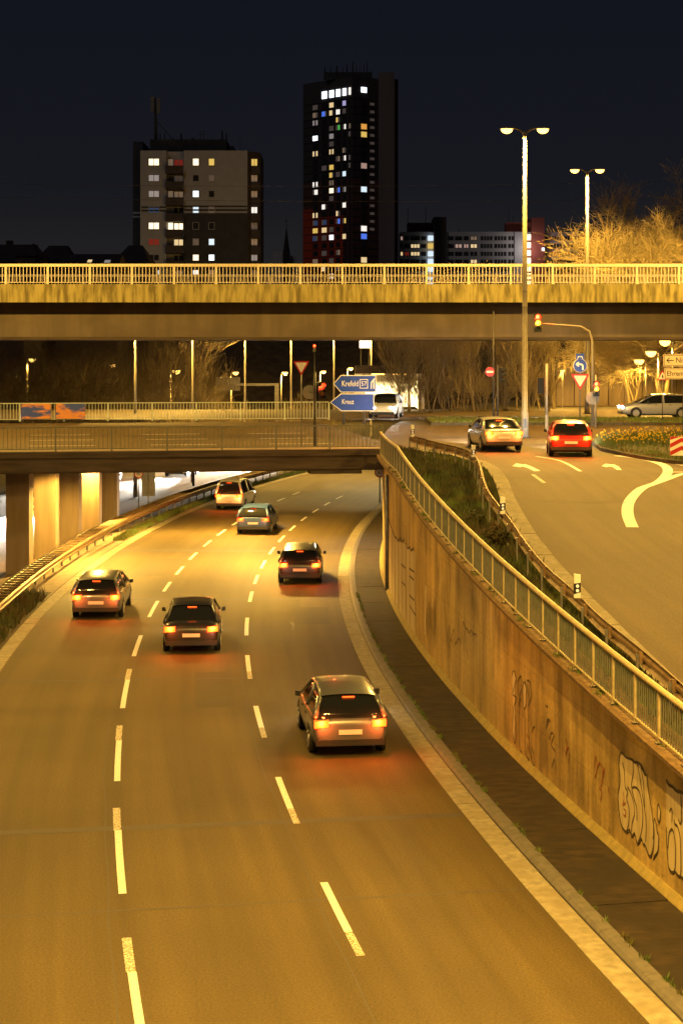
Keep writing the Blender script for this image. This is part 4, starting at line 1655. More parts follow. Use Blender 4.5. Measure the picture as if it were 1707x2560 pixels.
# dark thicket behind the far railing
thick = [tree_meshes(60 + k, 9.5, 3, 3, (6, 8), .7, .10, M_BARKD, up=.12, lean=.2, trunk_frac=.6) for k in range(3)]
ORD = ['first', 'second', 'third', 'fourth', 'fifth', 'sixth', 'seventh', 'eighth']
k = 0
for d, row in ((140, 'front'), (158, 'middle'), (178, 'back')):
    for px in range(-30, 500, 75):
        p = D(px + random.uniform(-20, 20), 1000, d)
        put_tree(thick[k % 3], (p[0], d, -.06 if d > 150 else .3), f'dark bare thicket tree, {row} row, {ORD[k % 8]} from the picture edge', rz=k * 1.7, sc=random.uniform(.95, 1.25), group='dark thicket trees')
        k += 1
lowb = [tree_meshes(80 + k, 4.5, 8, 2, (6, 9), .7, .04, M_BARK, up=.12, lean=.35, trunk_frac=.6) for k in range(2)]
for i, (px, d, lab) in enumerate(((445, 132, 'bare shrub behind the far railing by the second mast'), (560, 140, 'bare shrub behind the far railing under the gantry sign'), (640, 150, 'bare shrub behind the far railing beside the gantry post'),
                                  (745, 150, 'bare shrub behind the far railing under the give way sign'), (810, 145, 'bare shrub behind the far railing by the blue signs'))):
    p = D(px, 1000, d)
    put_tree(lowb[i % 2], (p[0], d, 1.2), lab, 'shrub', 'shrubs behind the far railing', i * 1.1, name='bare_shrub')
# bank that closes the view under the overpass
m = MB()
prev = None
for i in range(41):
    x = -60 + 4.0 * i
    h = 14.0 + 1.0 * math.sin(i * .9) + .8 * math.sin(i * 2.3 + 1) + random.uniform(-.4, .4)
    cur = [(x, 262, -.1), (x, 275, h * .55), (x, 290, h), (x, 310, h)]
    if prev:
        for a in range(3):
            m.quad(prev[a], cur[a], cur[a + 1], prev[a + 1])
    prev = cur
fixn(m.build('wooded_bank', pmat('dark_scrub', (.045, .032, .018), .95, (.090, .062, .030), .7, 9, bump=.8, bscale=2)))['kind'] = 'structure'


# ------------------------------------------------------------------ traffic signs and signals
def post(parent, H, r=.035, mat=None, x=0, y=.05, name='post'):
    return MB().tube([(x, y, 0), (x, y, H)], r, 8).build(name, mat or M_GALV, parent, world=False, smooth=True)


def tri_sign(parent, c, w, up=True, inner=M_SIGNW, y=0.0):
    h = w * .87
    sg = 1 if up else -1

    def tri(ww):
        hh = ww * .87
        base = [(-ww / 2, -sg * hh / 3), (ww / 2, -sg * hh / 3), (0, sg * hh * 2 / 3)]
        out = []
        for i in range(3):
            a, b, c_ = Vector(base[i - 1]), Vector(base[i]), Vector(base[(i + 1) % 3])
            for k in range(4):
                t = k / 3
                p1, p2 = b.lerp(a, .08), b.lerp(c_, .08)
                q = (p1.lerp(b, t)).lerp(b.lerp(p2, t), t)
                out.append((c[0] + q.x, c[2] + q.y))
        return out if sg > 0 else out[::-1]
    o = fixn(MB().prism(tri(w), c[1] - .012, c[1] + .012).build('red_border', M_SIGNR, parent, world=False))
    fixn(MB().prism(tri(w * .70), c[1] - .018, c[1] - .0125).build('sign_face', inner, parent, world=False))
    return o


# give way sign near the bridge, on a slim pole
p = D(753, 1090, 76)
t = thing('give_way_sign', (p[0], 76, 5.3), 'hanging give way triangle standing above the low bridge, left of the traffic light', 'sign')
zc = HC - (915 - PY0) * 76 / F - 5.3
tri_sign(t, (0, 0, zc), .76, up=False)
post(t, zc + .1, .028)


def signal_head(parent, c, rz=0.0, lit=(0, 0, 0), s=1.0, backing=False, name='signal_head'):
    """three-lamp head; lit = red, amber, green"""
    e = bpy.data.objects.new(name, MB().prism([(-.15 * s, -.42 * s), (.15 * s, -.42 * s), (.17 * s, -.38 * s), (.17 * s, .38 * s), (.15 * s, .42 * s), (-.15 * s, .42 * s), (-.17 * s, .38 * s), (-.17 * s, -.38 * s)], -.09 * s, .09 * s).mesh(name, M_BLACK))
    COL.objects.link(e)
    e.parent = parent
    e.location = c
    e.rotation_euler = (0, 0, rz)
    ems = (emat('signal_red', (1.0, .018, .004), 5), emat('signal_amber', (1.0, .36, .02), 3), emat('signal_green', (.1, 1, .4), 8))
    offs = (pmat('lens_red_off', (.10, .008, .006), .3), pmat('lens_amber_off', (.12, .06, .006), .3), pmat('lens_green_off', (.004, .012, .010), .3))
    for i, z in enumerate((.265, 0, -.265)):
        MB().disc((0, -.094 * s, z * s), .118 * s, 16, thick=.02).build('lens', ems[i] if lit[i] else offs[i], e, world=False)
        v = MB()
        for k in range(9):
            a0, a1 = math.pi * (k / 9) * 1.2 - .3, math.pi * ((k + 1) / 9) * 1.2 - .3
            for rr in (.118, .124):
                q0, q1 = (math.cos(a0) * rr * s, z * s + math.sin(a0) * rr * s), (math.cos(a1) * rr * s, z * s + math.sin(a1) * rr * s)
                v.quad((q0[0], -.09 * s, q0[1]), (q1[0], -.09 * s, q1[1]), (q1[0], -.25 * s, q1[1] - .01), (q0[0], -.25 * s, q0[1] - .01))
        v.build('visor', M_BLACK, e, world=False)
        if lit[i]:
            lamp_light(e, (0, -.28 * s, z * s), 160 if i == 0 else 60, (1, .08, .02) if i == 0 else (1, .45, .05), 'POINT', radius=.08)
    return e


# signal on the low bridge
p = D(787, 1116, 74.2)
t = thing('traffic_light', (p[0], 74.2, 5.36), 'traffic light with red lamp on a dark post on the low bridge', 'traffic light')
post(t, 3.3, .055, M_DARKM)
MB().tube([(0, .05, 0), (0, .05, 1.05)], .075, 10).build('post_sleeve', M_DARKM, t, world=False)
signal_head(t, (.24, .02, 2.45), rz=R(38), lit=(1, 0, 0))
MB().disc((-.24, .05, 2.42), .31, 24, axis='y', thick=.02).build('round_sign_back', M_SIGNBACK, t, world=False)
MB().box((-.24, .03, 2.40), (.2, .07, 2.44)).build('bracket', M_DARKM, t, world=False)
# far no entry sign and dark signal
p = D(1233, 1058, 93)
t = thing('no_entry_sign', (p[0], 93, 5.5), 'round no entry sign on a thin dark pole in front of the bare trees', 'sign')
post(t, 8.6 - 2.2, .045, M_DARKM)
zc = HC - (929.5 - PY0) * 93 / F - 5.5
MB().disc((-.2, 0, zc), .26, 24, thick=.03).build('red_disc', M_SIGNR, t, world=False)
MB().box((-.39, -.022, zc - .05), (-.01, -.016, zc + .05)).build('white_bar', M_SIGNW, t, world=False)
t = thing('traffic_light', (D(1249, 1058, 92.6)[0], 92.6, 5.5), 'dark unlit traffic light beside the no entry sign, seen from the side', 'traffic light')
post(t, 3.4, .05, M_DARKM, x=-.12)
signal_head(t, (.06, 0, HC - (938 - PY0) * 92.6 / F - 5.5), rz=R(70))
# plain grey pole with turned signal
p = GS(1365.5, 1080)
t = thing('traffic_light', p, 'thin grey post with a dark signal head turned away, left of the red car', 'traffic light')
post(t, (1080 - 909) * p[1] / F, .07, M_POLE, y=0)
MB().tube([(0, 0, 0), (0, 0, .9)], .095, 10).build('post_sleeve', M_POLE, t, world=False)
signal_head(t, (-.28, .05, (1080 - 964) * p[1] / F), rz=R(150), s=.95)
MB().box((-.2, -.02, 2.3), (0, .02, 2.34)).build('bracket', M_DARKM, t, world=False)
# cantilever signal
p = D(1480, 1062, 93)
t = thing('traffic_light', (p[0], 93, 5.55), 'red and amber traffic light hanging from a long curved arm before the overpass', 'traffic light')
xh = D(1343, 807, 93)[0] - p[0]
zh = HC - (807 - PY0) * 93 / F - 5.55
xa = D(1452, 819, 93)[0] - p[0]
za = HC - (817 - PY0) * 93 / F - 5.55
MB().tube([(0, 0, 0), (0, 0, za - 1.2), (-.02, 0, za - .75), (-.18, 0, za - .25), (xa, 0, za), (xa - .5, 0, za + .06), (xh + .15, 0, zh - .02)], [.085, .075, .07, .06, .05, .045, .035], 8).build('arm', M_POLE, t, world=False, smooth=True)
signal_head(t, (xh, -.05, zh), lit=(1, 1, 0), s=1.25)
# lower red signal
p = D(1488, 1064, 91)
t = thing('traffic_light', (p[0], 91, 5.5), 'red and amber traffic light on a low post right of the give way sign', 'traffic light')
post(t, 2.9, .055, M_POLE)
signal_head(t, (.02, -.05, HC - (966 - PY0) * 91 / F - 5.5 - .12), lit=(1, 1, 0), s=1.0)
MB().disc((-.16, .04, HC - (995 - PY0) * 91 / F - 5.5), .36, 24, thick=.02).build('round_sign_back', M_SIGNBACK, t, world=False)
# blue arrow / give way group
p = D(1449, 1040, 92)
t = thing('turn_arrow_sign', (p[0], 92, 5.52), 'round blue left-turn arrow sign above a give way triangle', 'sign')
zz = lambda y: HC - (y - PY0) * 92 / F - 5.52
post(t, zz(886), .035)
MB().box((-.23, -.015, zz(899)), (.23, .015, zz(884))).build('blue_plate', M_SIGNB, t, world=False)
MB().prism([(-.16, zz(897)), (-.11, zz(890.5)), (.11, zz(890.5)), (.16, zz(897)), (.12, zz(897)), (.085, zz(892.5)), (-.085, zz(892.5)), (-.12, zz(897))], -.021, -.0155).build('car_symbol', M_SIGNW, t, world=False)
MB().disc((0, 0, zz(914)), .375, 32, thick=.03).build('white_rim', M_SIGNW, t, world=False)
MB().disc((0, -.019, zz(914)), .355, 32, thick=.006).build('blue_disc', M_SIGNB, t, world=False)
zc = zz(914)
fixn(MB().prism([(.10, zc - .24), (.19, zc - .24), (.19, zc - .02), (.15, zc + .07), (.05, zc + .12), (-.10, zc + .12), (-.04, zc + .20), (-.13, zc + .20), (-.25, zc + .075), (-.13, zc - .05), (-.04, zc - .05), (-.10, zc + .03), (.03, zc + .03),
                 (.08, zc + .01), (.10, zc - .04)], -.030, -.0225).build('arrow', M_SIGNW, t, world=False))
tri_sign(t, (0, -.03, zz(948.5)), 1.02, up=False, inner=M_SIGNC)
# blue direction signs
for k, (pts_, lab, lines) in enumerate(((((833, 959.5), (851.5, 937.8), (940, 937.8), (940, 981), (851.5, 981)), 'upper blue arrow-shaped direction sign reading Krefeld', 0),
                                       (((825, 1006), (851.5, 983.7), (935, 983.7), (935, 1028), (853, 1028)), 'lower blue arrow-shaped direction sign below the Krefeld sign', 1))):
    d = 95.0
    P_ = [D(a, b, d) for a, b in pts_]
    t = thing('direction_sign', (P_[1][0], d, 5.55), lab, 'sign', 'blue direction signs')
    q = [(x - P_[1][0], z - 5.55) for x, _, z in P_]
    cxm, czm = sum(a for a, _ in q) / 5, sum(b for _, b in q) / 5
    fixn(MB().prism(q, -.03, .03).build('white_border', M_SIGNW, t, world=False))
    q2 = [(cxm + (a - cxm) * .965, czm + (b - czm) * .91) for a, b in q]
    fixn(MB().prism(q2, -.037, -.0305).build('blue_panel', M_SIGNB, t, world=False))
    zc = HC - (959.5 + k * 46 - PY0) * d / F - 5.55
    for px in ((859, 910) if k else ()):
        xx = D(px, 1000, d)[0] - P_[1][0]
        MB().tube([(xx, .08, 0), (xx, .08, zc + 1.6)], .075, 8).build('post', M_GALV, t, world=False, smooth=True)
    if k == 0:
        text('Krefeld', .46, M_SIGNW, t, (.05, -.042, zc), sx=.70)
        x0 = D(899, 960, d)[0] - P_[1][0]
        fixn(MB().prism([(x0, zc - .26), (x0 + .46, zc - .26), (x0 + .46, zc + .26), (x0, zc + .26)], -.041, -.038).build('number_frame', M_SIGNW, t, world=False))
        fixn(MB().prism([(x0 + .035, zc - .225), (x0 + .425, zc - .225), (x0 + .425, zc + .225), (x0 + .035, zc + .225)], -.045, -.042).build('number_panel', M_SIGNB, t, world=False))
        text('57', .36, M_SIGNW, t, (x0 + .23, -.05, zc), align='CENTER', name='road_number', sx=.85)
        x1 = x0 + .62
        fixn(MB().prism([(x1, zc - .28), (x1 + .06, zc - .28), (x1 + .06, zc + .05), (x1 + .25, zc + .30), (x1 + .17, zc + .30), (x1, zc + .08)], -.041, -.038).build('motorway_symbol', M_SIGNW, t, world=False))
        fixn(MB().prism([(x1 + .14, zc - .28), (x1 + .20, zc - .28), (x1 + .20, zc + .26), (x1 + .14, zc + .18)], -.041, -.038).build('motorway_symbol', M_SIGNW, t, world=False))
    else:
        text('Kreuz', .40, M_SIGNW, t, (.06, -.042, zc + .02), sx=.70)
# white direction signs at the picture edge
d = 72.0
for k, (y0, y1, txt, x0, lab) in enumerate(((886, 916, 'Nippes', 1657, 'white direction sign with a left arrow at the picture edge, upper of two'), (920, 948, 'Ehrenfeld', 1659, 'white direction sign below the one with the arrow'))):
    a, b = D(x0, y0, d), D(x0, y1, d)
    t = thing('direction_sign', (a[0] + .8, d, 5.14), lab, 'sign', 'white direction signs')
    z1, z0 = a[2] - 5.14, b[2] - 5.14
    W = 2.1
    MB().box((-.8, -.02, z0), (-.8 + W, .02, z1)).build('white_panel', M_SIGNC, t, world=False)
    fr = MB()
    e = .03
    for (xa_, za_, xb_, zb_) in ((-.8 + e, z0 + e, -.8 + W - e, z0 + e + .02), (-.8 + e, z1 - e - .02, -.8 + W - e, z1 - e), (-.8 + e, z0 + e + .021, -.8 + e + .02, z1 - e - .021), (-.8 + W - e - .02, z0 + e + .021, -.8 + W - e, z1 - e - .021)):
        fr.box((xa_, -.025, za_), (xb_, -.0205, zb_))
    fr.build('black_border', M_INK, t, world=False)
    zc = (z0 + z1) / 2
    if k == 0:
        fixn(MB().prism([(-.68, zc), (-.56, zc + .12), (-.52, zc + .12), (-.61, zc + .02), (-.36, zc + .02), (-.36, zc - .02), (-.61, zc - .02), (-.52, zc - .12), (-.56, zc - .12)], -.026, -.021).build('arrow', M_INK, t, world=False))
        text(txt, .33, M_INK, t, (-.28, -.026, zc), sx=.9)
    else:
        text(txt, .31, M_INK, t, (-.70, -.026, zc), sx=.92)
    if k == 1:
        for xx in (.05, 1.1):
            MB().tube([(xx, .07, 0), (xx, .07, D(0, 884, d)[2] - 5.14)], .05, 8).build('post', M_DARKM, t, world=False, smooth=True)
# warning triangle
p = D(1655, 1040, 96)
t = thing('warning_sign', (p[0], 96, 5.7), 'red bordered warning triangle with a black figure below the white direction signs', 'sign')
zc = HC - (942 - PY0) * 96 / F - 5.7
tri_sign(t, (0, 0, zc), .68, up=True)
fixn(MB().prism([(-.05, zc - .10), (-.02, zc - .10), (0, zc - .03), (.02, zc - .10), (.05, zc - .10), (.03, zc + .02), (.07, zc + .0), (.05, zc + .06), (.02, zc + .09), (.03, zc + .15), (-.03, zc + .15), (-.02, zc + .09), (-.05, zc + .06), (-.07, zc), (-.03, zc + .02)],
                 -.026, -.019).build('figure_symbol', M_INK, t, world=False))
post(t, zc, .03)
# chevron board
p = GS(1697, 1158, 0)
t = thing('chevron_board', p, 'red and white chevron board standing on the corner island by the daffodils', 'sign')
z0, z1 = (1158 - 1139) * p[1] / F, (1158 - 1091) * p[1] / F
w = .46
x0 = -.37
MB().box((x0, -.015, z0), (x0 + 2 * w, .015, z1)).build('panel', M_SIGNW, t, world=False)
cx_ = x0 + w
H_ = z1 - z0
for k in range(3):
    za = z0 + H_ * (-.02 + .42 * k)
    pl = []
    for (xx, oz) in ((x0, 0), (cx_, H_ * .32), (x0 + 2 * w, 0)):
        pl.append((xx, min(z1, max(z0, za + oz))))
    pu = [(xx, min(z1, max(z0, zz_ + H_ * .22))) for xx, zz_ in pl]
    if pu[1][1] - pl[1][1] > .01 or pu[0][1] - pl[0][1] > .01:
        fixn(MB().prism([pl[0], pl[1], pl[2], pu[2], pu[1], pu[0]], -.021, -.0155).build('red_chevron', M_SIGNR, t, world=False))
MB().box((-.03, .02, 0), (.03, .06, z1 * .9)).build('post', M_GALV, t, world=False)


# speed signs
def speed_sign(pos, zc, r, num, label, back=None):
    t = thing('speed_limit_sign', pos, label, 'sign')
    post(t, zc + r * .6, .04)
    MB().disc((0, 0, zc), r, 28, thick=.03).build('red_ring', M_SIGNR, t, world=False)
    MB().disc((0, -.019, zc), r * .78, 28, thick=.006).build('white_disc', M_SIGNC, t, world=False)
    text(num, r * 1.05, M_INK, t, (0, -.026, zc), align='CENTER', name='number', sx=.9)
    return t


p = G(347, 1280)
speed_sign((p[0], p[1], .03), HC - (1186 - PY0) * p[1] / F, .27, '80', 'round 80 speed limit sign beside the piers under the low bridge')
p2 = G(370, 1272)
t = thing('sign_board', (p2[0], p2[1] + .3, .03), 'back of a tall sign board beside the 80 sign under the low bridge', 'sign')
zt, zb = HC - (1182 - PY0) * p2[1] / F, HC - (1243 - PY0) * p2[1] / F
MB().box((-.42, 0, zb), (.42, .03, zt + .4)).build('board', M_SIGNBACK, t, world=False)
MB().tube([(0, -.05, 0), (0, -.05, zt + .4)], .04, 8).build('post', M_GALV, t, world=False)
for z_ in (zb + .2, zt - .2):
    MB().box((-.42, -.03, z_), (.42, -.002, z_ + .05)).build('brace', M_GALV, t, world=False)
p = D(949, 1182, 108)
speed_sign((p[0], 108, .02), HC - (1182 - PY0) * 108 / F, .33, '80', 'round 80 speed limit sign peeping out beside the wall end')
p = D(1554, 1030, 124)
speed_sign((p[0], 124, 5.6), HC - (1016.5 - PY0) * 124 / F - 5.6, .19, '50', 'small round 50 sign in front of the panelled wall')
p = G(484, 1216)
t = thing('marker_post', (p[0], p[1], .03), 'short dark post beside the guard rail under the low bridge', 'post')
post(t, .95 + .5, .09, M_DARKM)
MB().tube([(0, .05, 1.4), (0, .05, 1.55)], [.14, .12], 10).build('cap', M_DARKM, t, world=False)

# gantry sign seen from behind
d = 170
t = thing('gantry_sign', (D(702, 1000, d)[0], d, -.06), 'back of a motorway gantry sign on a cantilever arm', 'sign')
X = lambda px: D(px, 0, d)[0] - t.location.x
Z = lambda py: HC - (py - PY0) * d / F + .06
MB().box((X(687), -.3, 0), (X(697), .1, Z(958))).build('column', M_GALV, t, world=False)
MB().box((X(540), -.15, Z(964.5)), (X(697), .05, Z(958.2))).build('arm', M_GALV, t, world=False)
for xa_, xb_ in ((540, 569.5), (570.5, 600)):
    MB().box((X(xa_), .1, Z(976)), (X(xb_), .16, Z(943))).build('panel', M_SIGNBACK, t, world=False)
    fr = MB()
    fr.box((X(xa_), .02, Z(976)), (X(xb_), .095, Z(974.6))).box((X(xa_), .02, Z(944.4)), (X(xb_), .095, Z(943))).box((X(xa_), .02, Z(974.5)), (X(xa_ + 1.2), .095, Z(944.5))).box((X(xb_ - 1.2), .02, Z(974.5)), (X(xb_), .095, Z(944.5)))
    fr.build('panel_frame', M_GALV, t, world=False)

# far lights beyond the junction
d = 250.0
p = D(786, 870, d)
t = thing('traffic_light', (p[0], d, 5.0), 'tiny distant red traffic light above the give way sign', 'traffic light')
post(t, p[2] - 5.0, .06, M_DARKM)
signal_head(t, (0, 0, p[2] - 5.0), lit=(1, 0, 0), s=1.3)
p = D(912, 858, d)
t = thing('lit_billboard', (p[0], d, 0), 'small glaring white lit board far away beside the last mast', 'sign')
zz0 = p[2]
MB().box((-.9, 0, zz0 - .8), (.9, .2, zz0 + .8)).build('frame', M_DARKM, t, world=False)
MB().box((-.8, -.03, zz0 - .7), (.8, -.004, zz0 + .7)).build('panel', emat('billboard_white', (.9, .95, 1.0), 2.5), t, world=False)
for xx in (-.6, .6):
    MB().tube([(xx, .1, 0), (xx, .1, zz0 - .8)], .07, 6).build('post', M_DARKM, t, world=False)

# ------------------------------------------------------------------ lit underpass mouth and panelled wall behind the junction
d = 127.0
t = thing('underpass', (D(985, 1040, d)[0], d, 5.5), 'brightly lit concrete underpass mouth behind the blue direction signs', 'underpass')
x0, x1 = D(905, 0, d)[0] - t.location.x, D(1045, 0, d)[0] - t.location.x
zt = HC - (934 - PY0) * d / F - 5.5
M_UND = pmat('underpass_paint', (.62, .56, .44), .7, (.70, .64, .52), 2, 6)
MB().box((x0 - .5, -.4, zt), (x1 + .5, 6, zt + .6)).build('lintel', M_DECK, t, world=False)
MB().box((x0 - .5, -.4, 0), (x0, 6, zt - .002)).build('side_wall', M_UND, t, world=False)
MB().box((x1, -.4, 0), (x1 + .5, 6, zt - .002)).build('side_wall', M_UND, t, world=False)
for k in range(6):
    w_ = (x1 - x0) / 6
    MB().box((x0 + w_ * k + .01, 6.0, 0), (x0 + w_ * (k + 1) - .01, 6.2, zt)).build('wall_panel', M_UND, t, world=False)
for k in (0.3, .7):
    l_ = MB().box((x0 + (x1 - x0) * k - .5, 3, zt - .12), (x0 + (x1 - x0) * k + .5, 3.3, zt - .004)).build('lamp', E_SODS, t, world=False)
    lamp_light(t, (x0 + (x1 - x0) * k, 3.0, zt - .3), 2600, (1, .78, .38))

d = 133.0
t = thing('panelled_wall', (D(1580, 1040, d)[0], d, 5.4), 'tall concrete wall of vertical panels behind the four small street lamps', 'wall')
x = D(1392, 0, d)[0]
k = 0
while x < 32:
    w_ = 1.35
    MB().box((x - t.location.x + .03, random.uniform(0, .05), 0), (x + w_ - .03 - t.location.x, .5, HC - (912 - 18 * (x - 17) / 12 - PY0) * d / F - 5.4 if x > 19 else 3.4)).build('panel', M_PIER, t, world=False)
    if k % 2 == 0:
        MB().box((x - .1 - t.location.x, -.25, 0), (x + .1 - t.location.x, .02, 3.2)).build('rib', M_PIER, t, world=False)
    x += w_
    k += 1
p = D(1405, 1030, 126)
t = thing('underpass_lamp', (p[0], 126, 5.5), 'low lamp lighting the panelled wall beside the dark bush', 'lamp')
MB().tube([(0, 0, 0), (0, 0, 2.9)], .05, 8).build('post', M_POLE, t, world=False)
hd = MB().box((-.2, -.12, 2.9), (.2, .12, 3.02)).build('housing', M_LAMPH, t, world=False)
MB().box((-.16, -.09, 2.86), (.16, .09, 2.898)).build('lens', E_SODS, hd, world=False)
lamp_light(t, (0, 0, 2.7), 3000, kind='POINT')

# ------------------------------------------------------------------ buildings
M_BLK = pmat('block_render', (.40, .38, .38), .9, (.45, .43, .43), .6, 6)
M_BLKD = pmat('block_dark_paint', (.050, .048, .052), .9, (.065, .062, .066), .6, 6)
M_ROOFD = pmat('roof_dark', (.035, .033, .033), .9, (.05, .047, .045), 1, 5)
M_BALC = pmat('balcony_brown', (.075, .058, .048), .85, (.095, .072, .06), 1, 5)
M_WDARK = pmat('window_dark', (.03, .027, .027), .15, (.05, .04, .04), .5, 3)
M_FRAME = pmat('window_frame', (.45, .43, .41), .6)
WIN = {'warm': emat('window_warm', (1.0, .72, .36), .8), 'hot': emat('window_hot', (1.0, .80, .50), 1.8), 'white': emat('window_white', (1.0, .93, .84), 1.0),
       'cool': emat('window_cool', (.72, .88, 1.0), 1.0), 'hotcool': emat('window_hotcool', (.85, .93, 1.0), 2.2), 'yellow': emat('window_yellow', (1.0, .66, .15), .7), 'dimwarm': emat('window_dimwarm', (.80, .55, .34), .16),
       'dim': emat('window_dim', (.55, .45, .40), .055), 'blue': emat('window_blue', (.10, .22, 1.0), .8), 'dimblue': emat('window_dimblue', (.12, .20, .45), .16), 'green': emat('window_green', (.12, .75, .12), .55),
       'red': emat('window_red', (.5, .05, .03), .22), 'pink': emat('window_pink', (1.0, .62, .5), .35), 'purple': emat('window_purple', (.62, .55, 1.0), .6), 'orange': emat('window_orange', (1.0, .45, .08), .7), 'dark': M_WDARK,
       'grey': emat('window_grey', (.75, .68, .66), .28)}


def window(parent, a, b, y, style, mullion=True, depth=.10, nm='window'):
    """a = (x0, z0), b = (x1, z1) local to the building; frame with a pane inside it"""
    (x0, z0), (x1, z1) = a, b
    e = min(.10, (x1 - x0) * .08)
    fr = MB()
    fr.box((x0, y - depth, z0), (x1, y - .002, z0 + e)).box((x0, y - depth, z1 - e), (x1, y - .002, z1)).box((x0, y - depth, z0 + e), (x0 + e, y - .002, z1 - e)).box((x1 - e, y - depth, z0 + e), (x1, y - .002, z1 - e))
    if mullion:
        c = (x0 + x1) / 2
        fr.box((c - e * .5, y - depth, z0 + e), (c + e * .5, y - .002, z1 - e))
    w_ = fr.build(nm, M_FRAME, parent, world=False)
    MB().box((x0 + e, y - depth * .5, z0 + e), (x1 - e, y - .003, z1 - e)).build('pane', WIN[style], w_, world=False)
    return w_


# apartment block
d = 290.0
sc_ = F / d
X5 = lambda zx: (310 + .236 * zx - PX0) / sc_
Z5 = lambda zy: HC - (220 + .236 * zy - PY0) / sc_
ab = thing('apartment_block', (X5(740), d, 0), 'pale nine-storey apartment block with dark lower half, lit windows and roof antennas', 'building')
ax = lambda zx: X5(zx) - ab.location.x
MB().box((ax(175), 0, 0), (ax(450), 14, Z5(662))).build('wall', M_BLK, ab, world=False)
MB().box((ax(635), 0, Z5(1325)), (ax(1308), 14, Z5(662))).build('wall', M_BLK, ab, world=False)
MB().box((ax(635), 0.02, 0), (ax(1308), 14, Z5(1325) - .01)).build('lower_wall', M_BLKD, ab, world=False)
MB().box((ax(450), 1.4, 0), (ax(635), 14, Z5(662) - .02)).build('recess_wall', M_BLK, ab, world=False)
m = MB()
m.prism([(ax(1308) + .01, 0.0), (ax(1440), 2.4), (ax(1440), 14), (ax(1308) + .01, 14)], 0, Z5(668), f=lambda x, z, y: (x, z, y))
fixn(m.build('chamfer_wall', M_BALC, ab, world=False))
MB().box((ax(640), -.06, Z5(1262)), (ax(1306), -.002, Z5(1246))).build('stripe', M_BLKD, ab, world=False)
MB().box((ax(640), -.06, Z5(1302)), (ax(1306), -.002, Z5(1284))).build('stripe', M_BLKD, ab, world=False)
MB().box((ax(188), -.06, Z5(1270)), (ax(448), -.002, Z5(1254))).build('stripe', M_BLKD, ab, world=False)
MB().box((ax(188), -.06, Z5(1308)), (ax(448), -.002, Z5(1290))).build('stripe', M_BLKD, ab, world=False)
MB().box((ax(65), 4, 0), (ax(174), 18, Z5(535))).build('rear_slab', M_BLKD, ab, world=False)
MB().box((ax(250), 4, Z5(662) - .01), (ax(1070), 12, Z5(512))).build('penthouse', M_ROOFD, ab, world=False)
MB().box((ax(1070) + .01, 5, Z5(662) - .01), (ax(1140), 11, Z5(575))).build('penthouse', M_ROOFD, ab, world=False)
MB().box((ax(66), 3.96, Z5(1312)), (ax(173), 3.99, Z5(1290))).build('stripe', M_BLK, ab, world=False)
MB().box((ax(66), 3.96, Z5(1352)), (ax(173), 3.99, Z5(1334))).build('stripe', M_BLK, ab, world=False)
rows5 = [(745, 825), (917, 992), (1085, 1160), (1255, 1328), (1422, 1500), (1594, 1668), (1762, 1832), (1925, 1998), (2090, 2165)]
colA = ['hot', 'grey', 'grey', 'dimblue', 'hot', 'red', 'dark', 'white', 'warm']
colB = ['red', 'dim', 'dimwarm', 'dark', 'hot', 'warm', 'dark', 'dimwarm', 'dark']
colC = ['hot', 'dark', 'hotcool', 'cool', 'dark', 'dim', 'hot', 'white', 'dark']
colD = ['yellow', 'dim', 'dark', 'dim', 'dark', 'cool', 'hotcool', 'dimwarm', 'dark']
colE = ['yellow', 'dimwarm', 'dimwarm', 'white', 'dim', 'dimwarm', 'grey', 'dim', 'dark']
for i, (y0, y1) in enumerate(rows5):
    window(ab, (ax(260), Z5(y1)), (ax(378), Z5(y0)), 0, colA[i])
    window(ab, (ax(520), Z5(y1)), (ax(625), Z5(y0)), 1.4, colB[i])
    if i in (0, 2, 4):
        MB().box((ax(462), 1.36, Z5(y1)), (ax(512), 1.398, Z5(y0))).build('wall_glow', WIN['dimwarm' if i < 4 else 'hot'], ab, world=False)  # glowing patch in place of lamplight on the recess wall
    if i < 8:
        MB().box((ax(446), -.9, Z5(y1 + 86)), (ax(632), -.78, Z5(y1 + 2))).build('balcony_front', M_BALC, ab, world=False)
        MB().box((ax(446), -.78, Z5(y1 + 88)), (ax(632), 1.39, Z5(y1 + 78))).build('balcony_floor', M_BALC, ab, world=False)
    window(ab, (ax(728), Z5(y1)), (ax(797), Z5(y0)), 0, colC[i], mullion=False)
    window(ab, (ax(896), Z5(y1)), (ax(962), Z5(y0)), 0, colD[i], mullion=False)
    # end balconies on the chamfer
    window(ab, (ax(1345), Z5(y1)), (ax(1415), Z5(y0)), 0.5, colE[i])
    if i < 8:
        MB().box((ax(1345), -.2, Z5(y1 + 86)), (ax(1442), .4, Z5(y1 + 4))).build('end_balcony', M_BALC, ab, world=False)
MB().tube([(ax(298), 6, Z5(520)), (ax(295), 6, Z5(200)), (ax(294), 6, Z5(40))], [.35, .22, .12], 8).build('antenna_mast', M_DARKM, ab, world=False)
for zx, y0, y1 in ((262, 40, 200), (330, 55, 215)):
    MB().box((ax(zx) - .28, 5.6, Z5(y1)), (ax(zx) + .28, 6.1, Z5(y0))).build('antenna_panel', M_SIGNBACK, ab, world=False)
MB().tube([(ax(300), 6, Z5(290)), (ax(400), 6.5, Z5(400)), (ax(490), 7, Z5(512))], .07, 5).build('stay_cable', M_DARKM, ab, world=False)
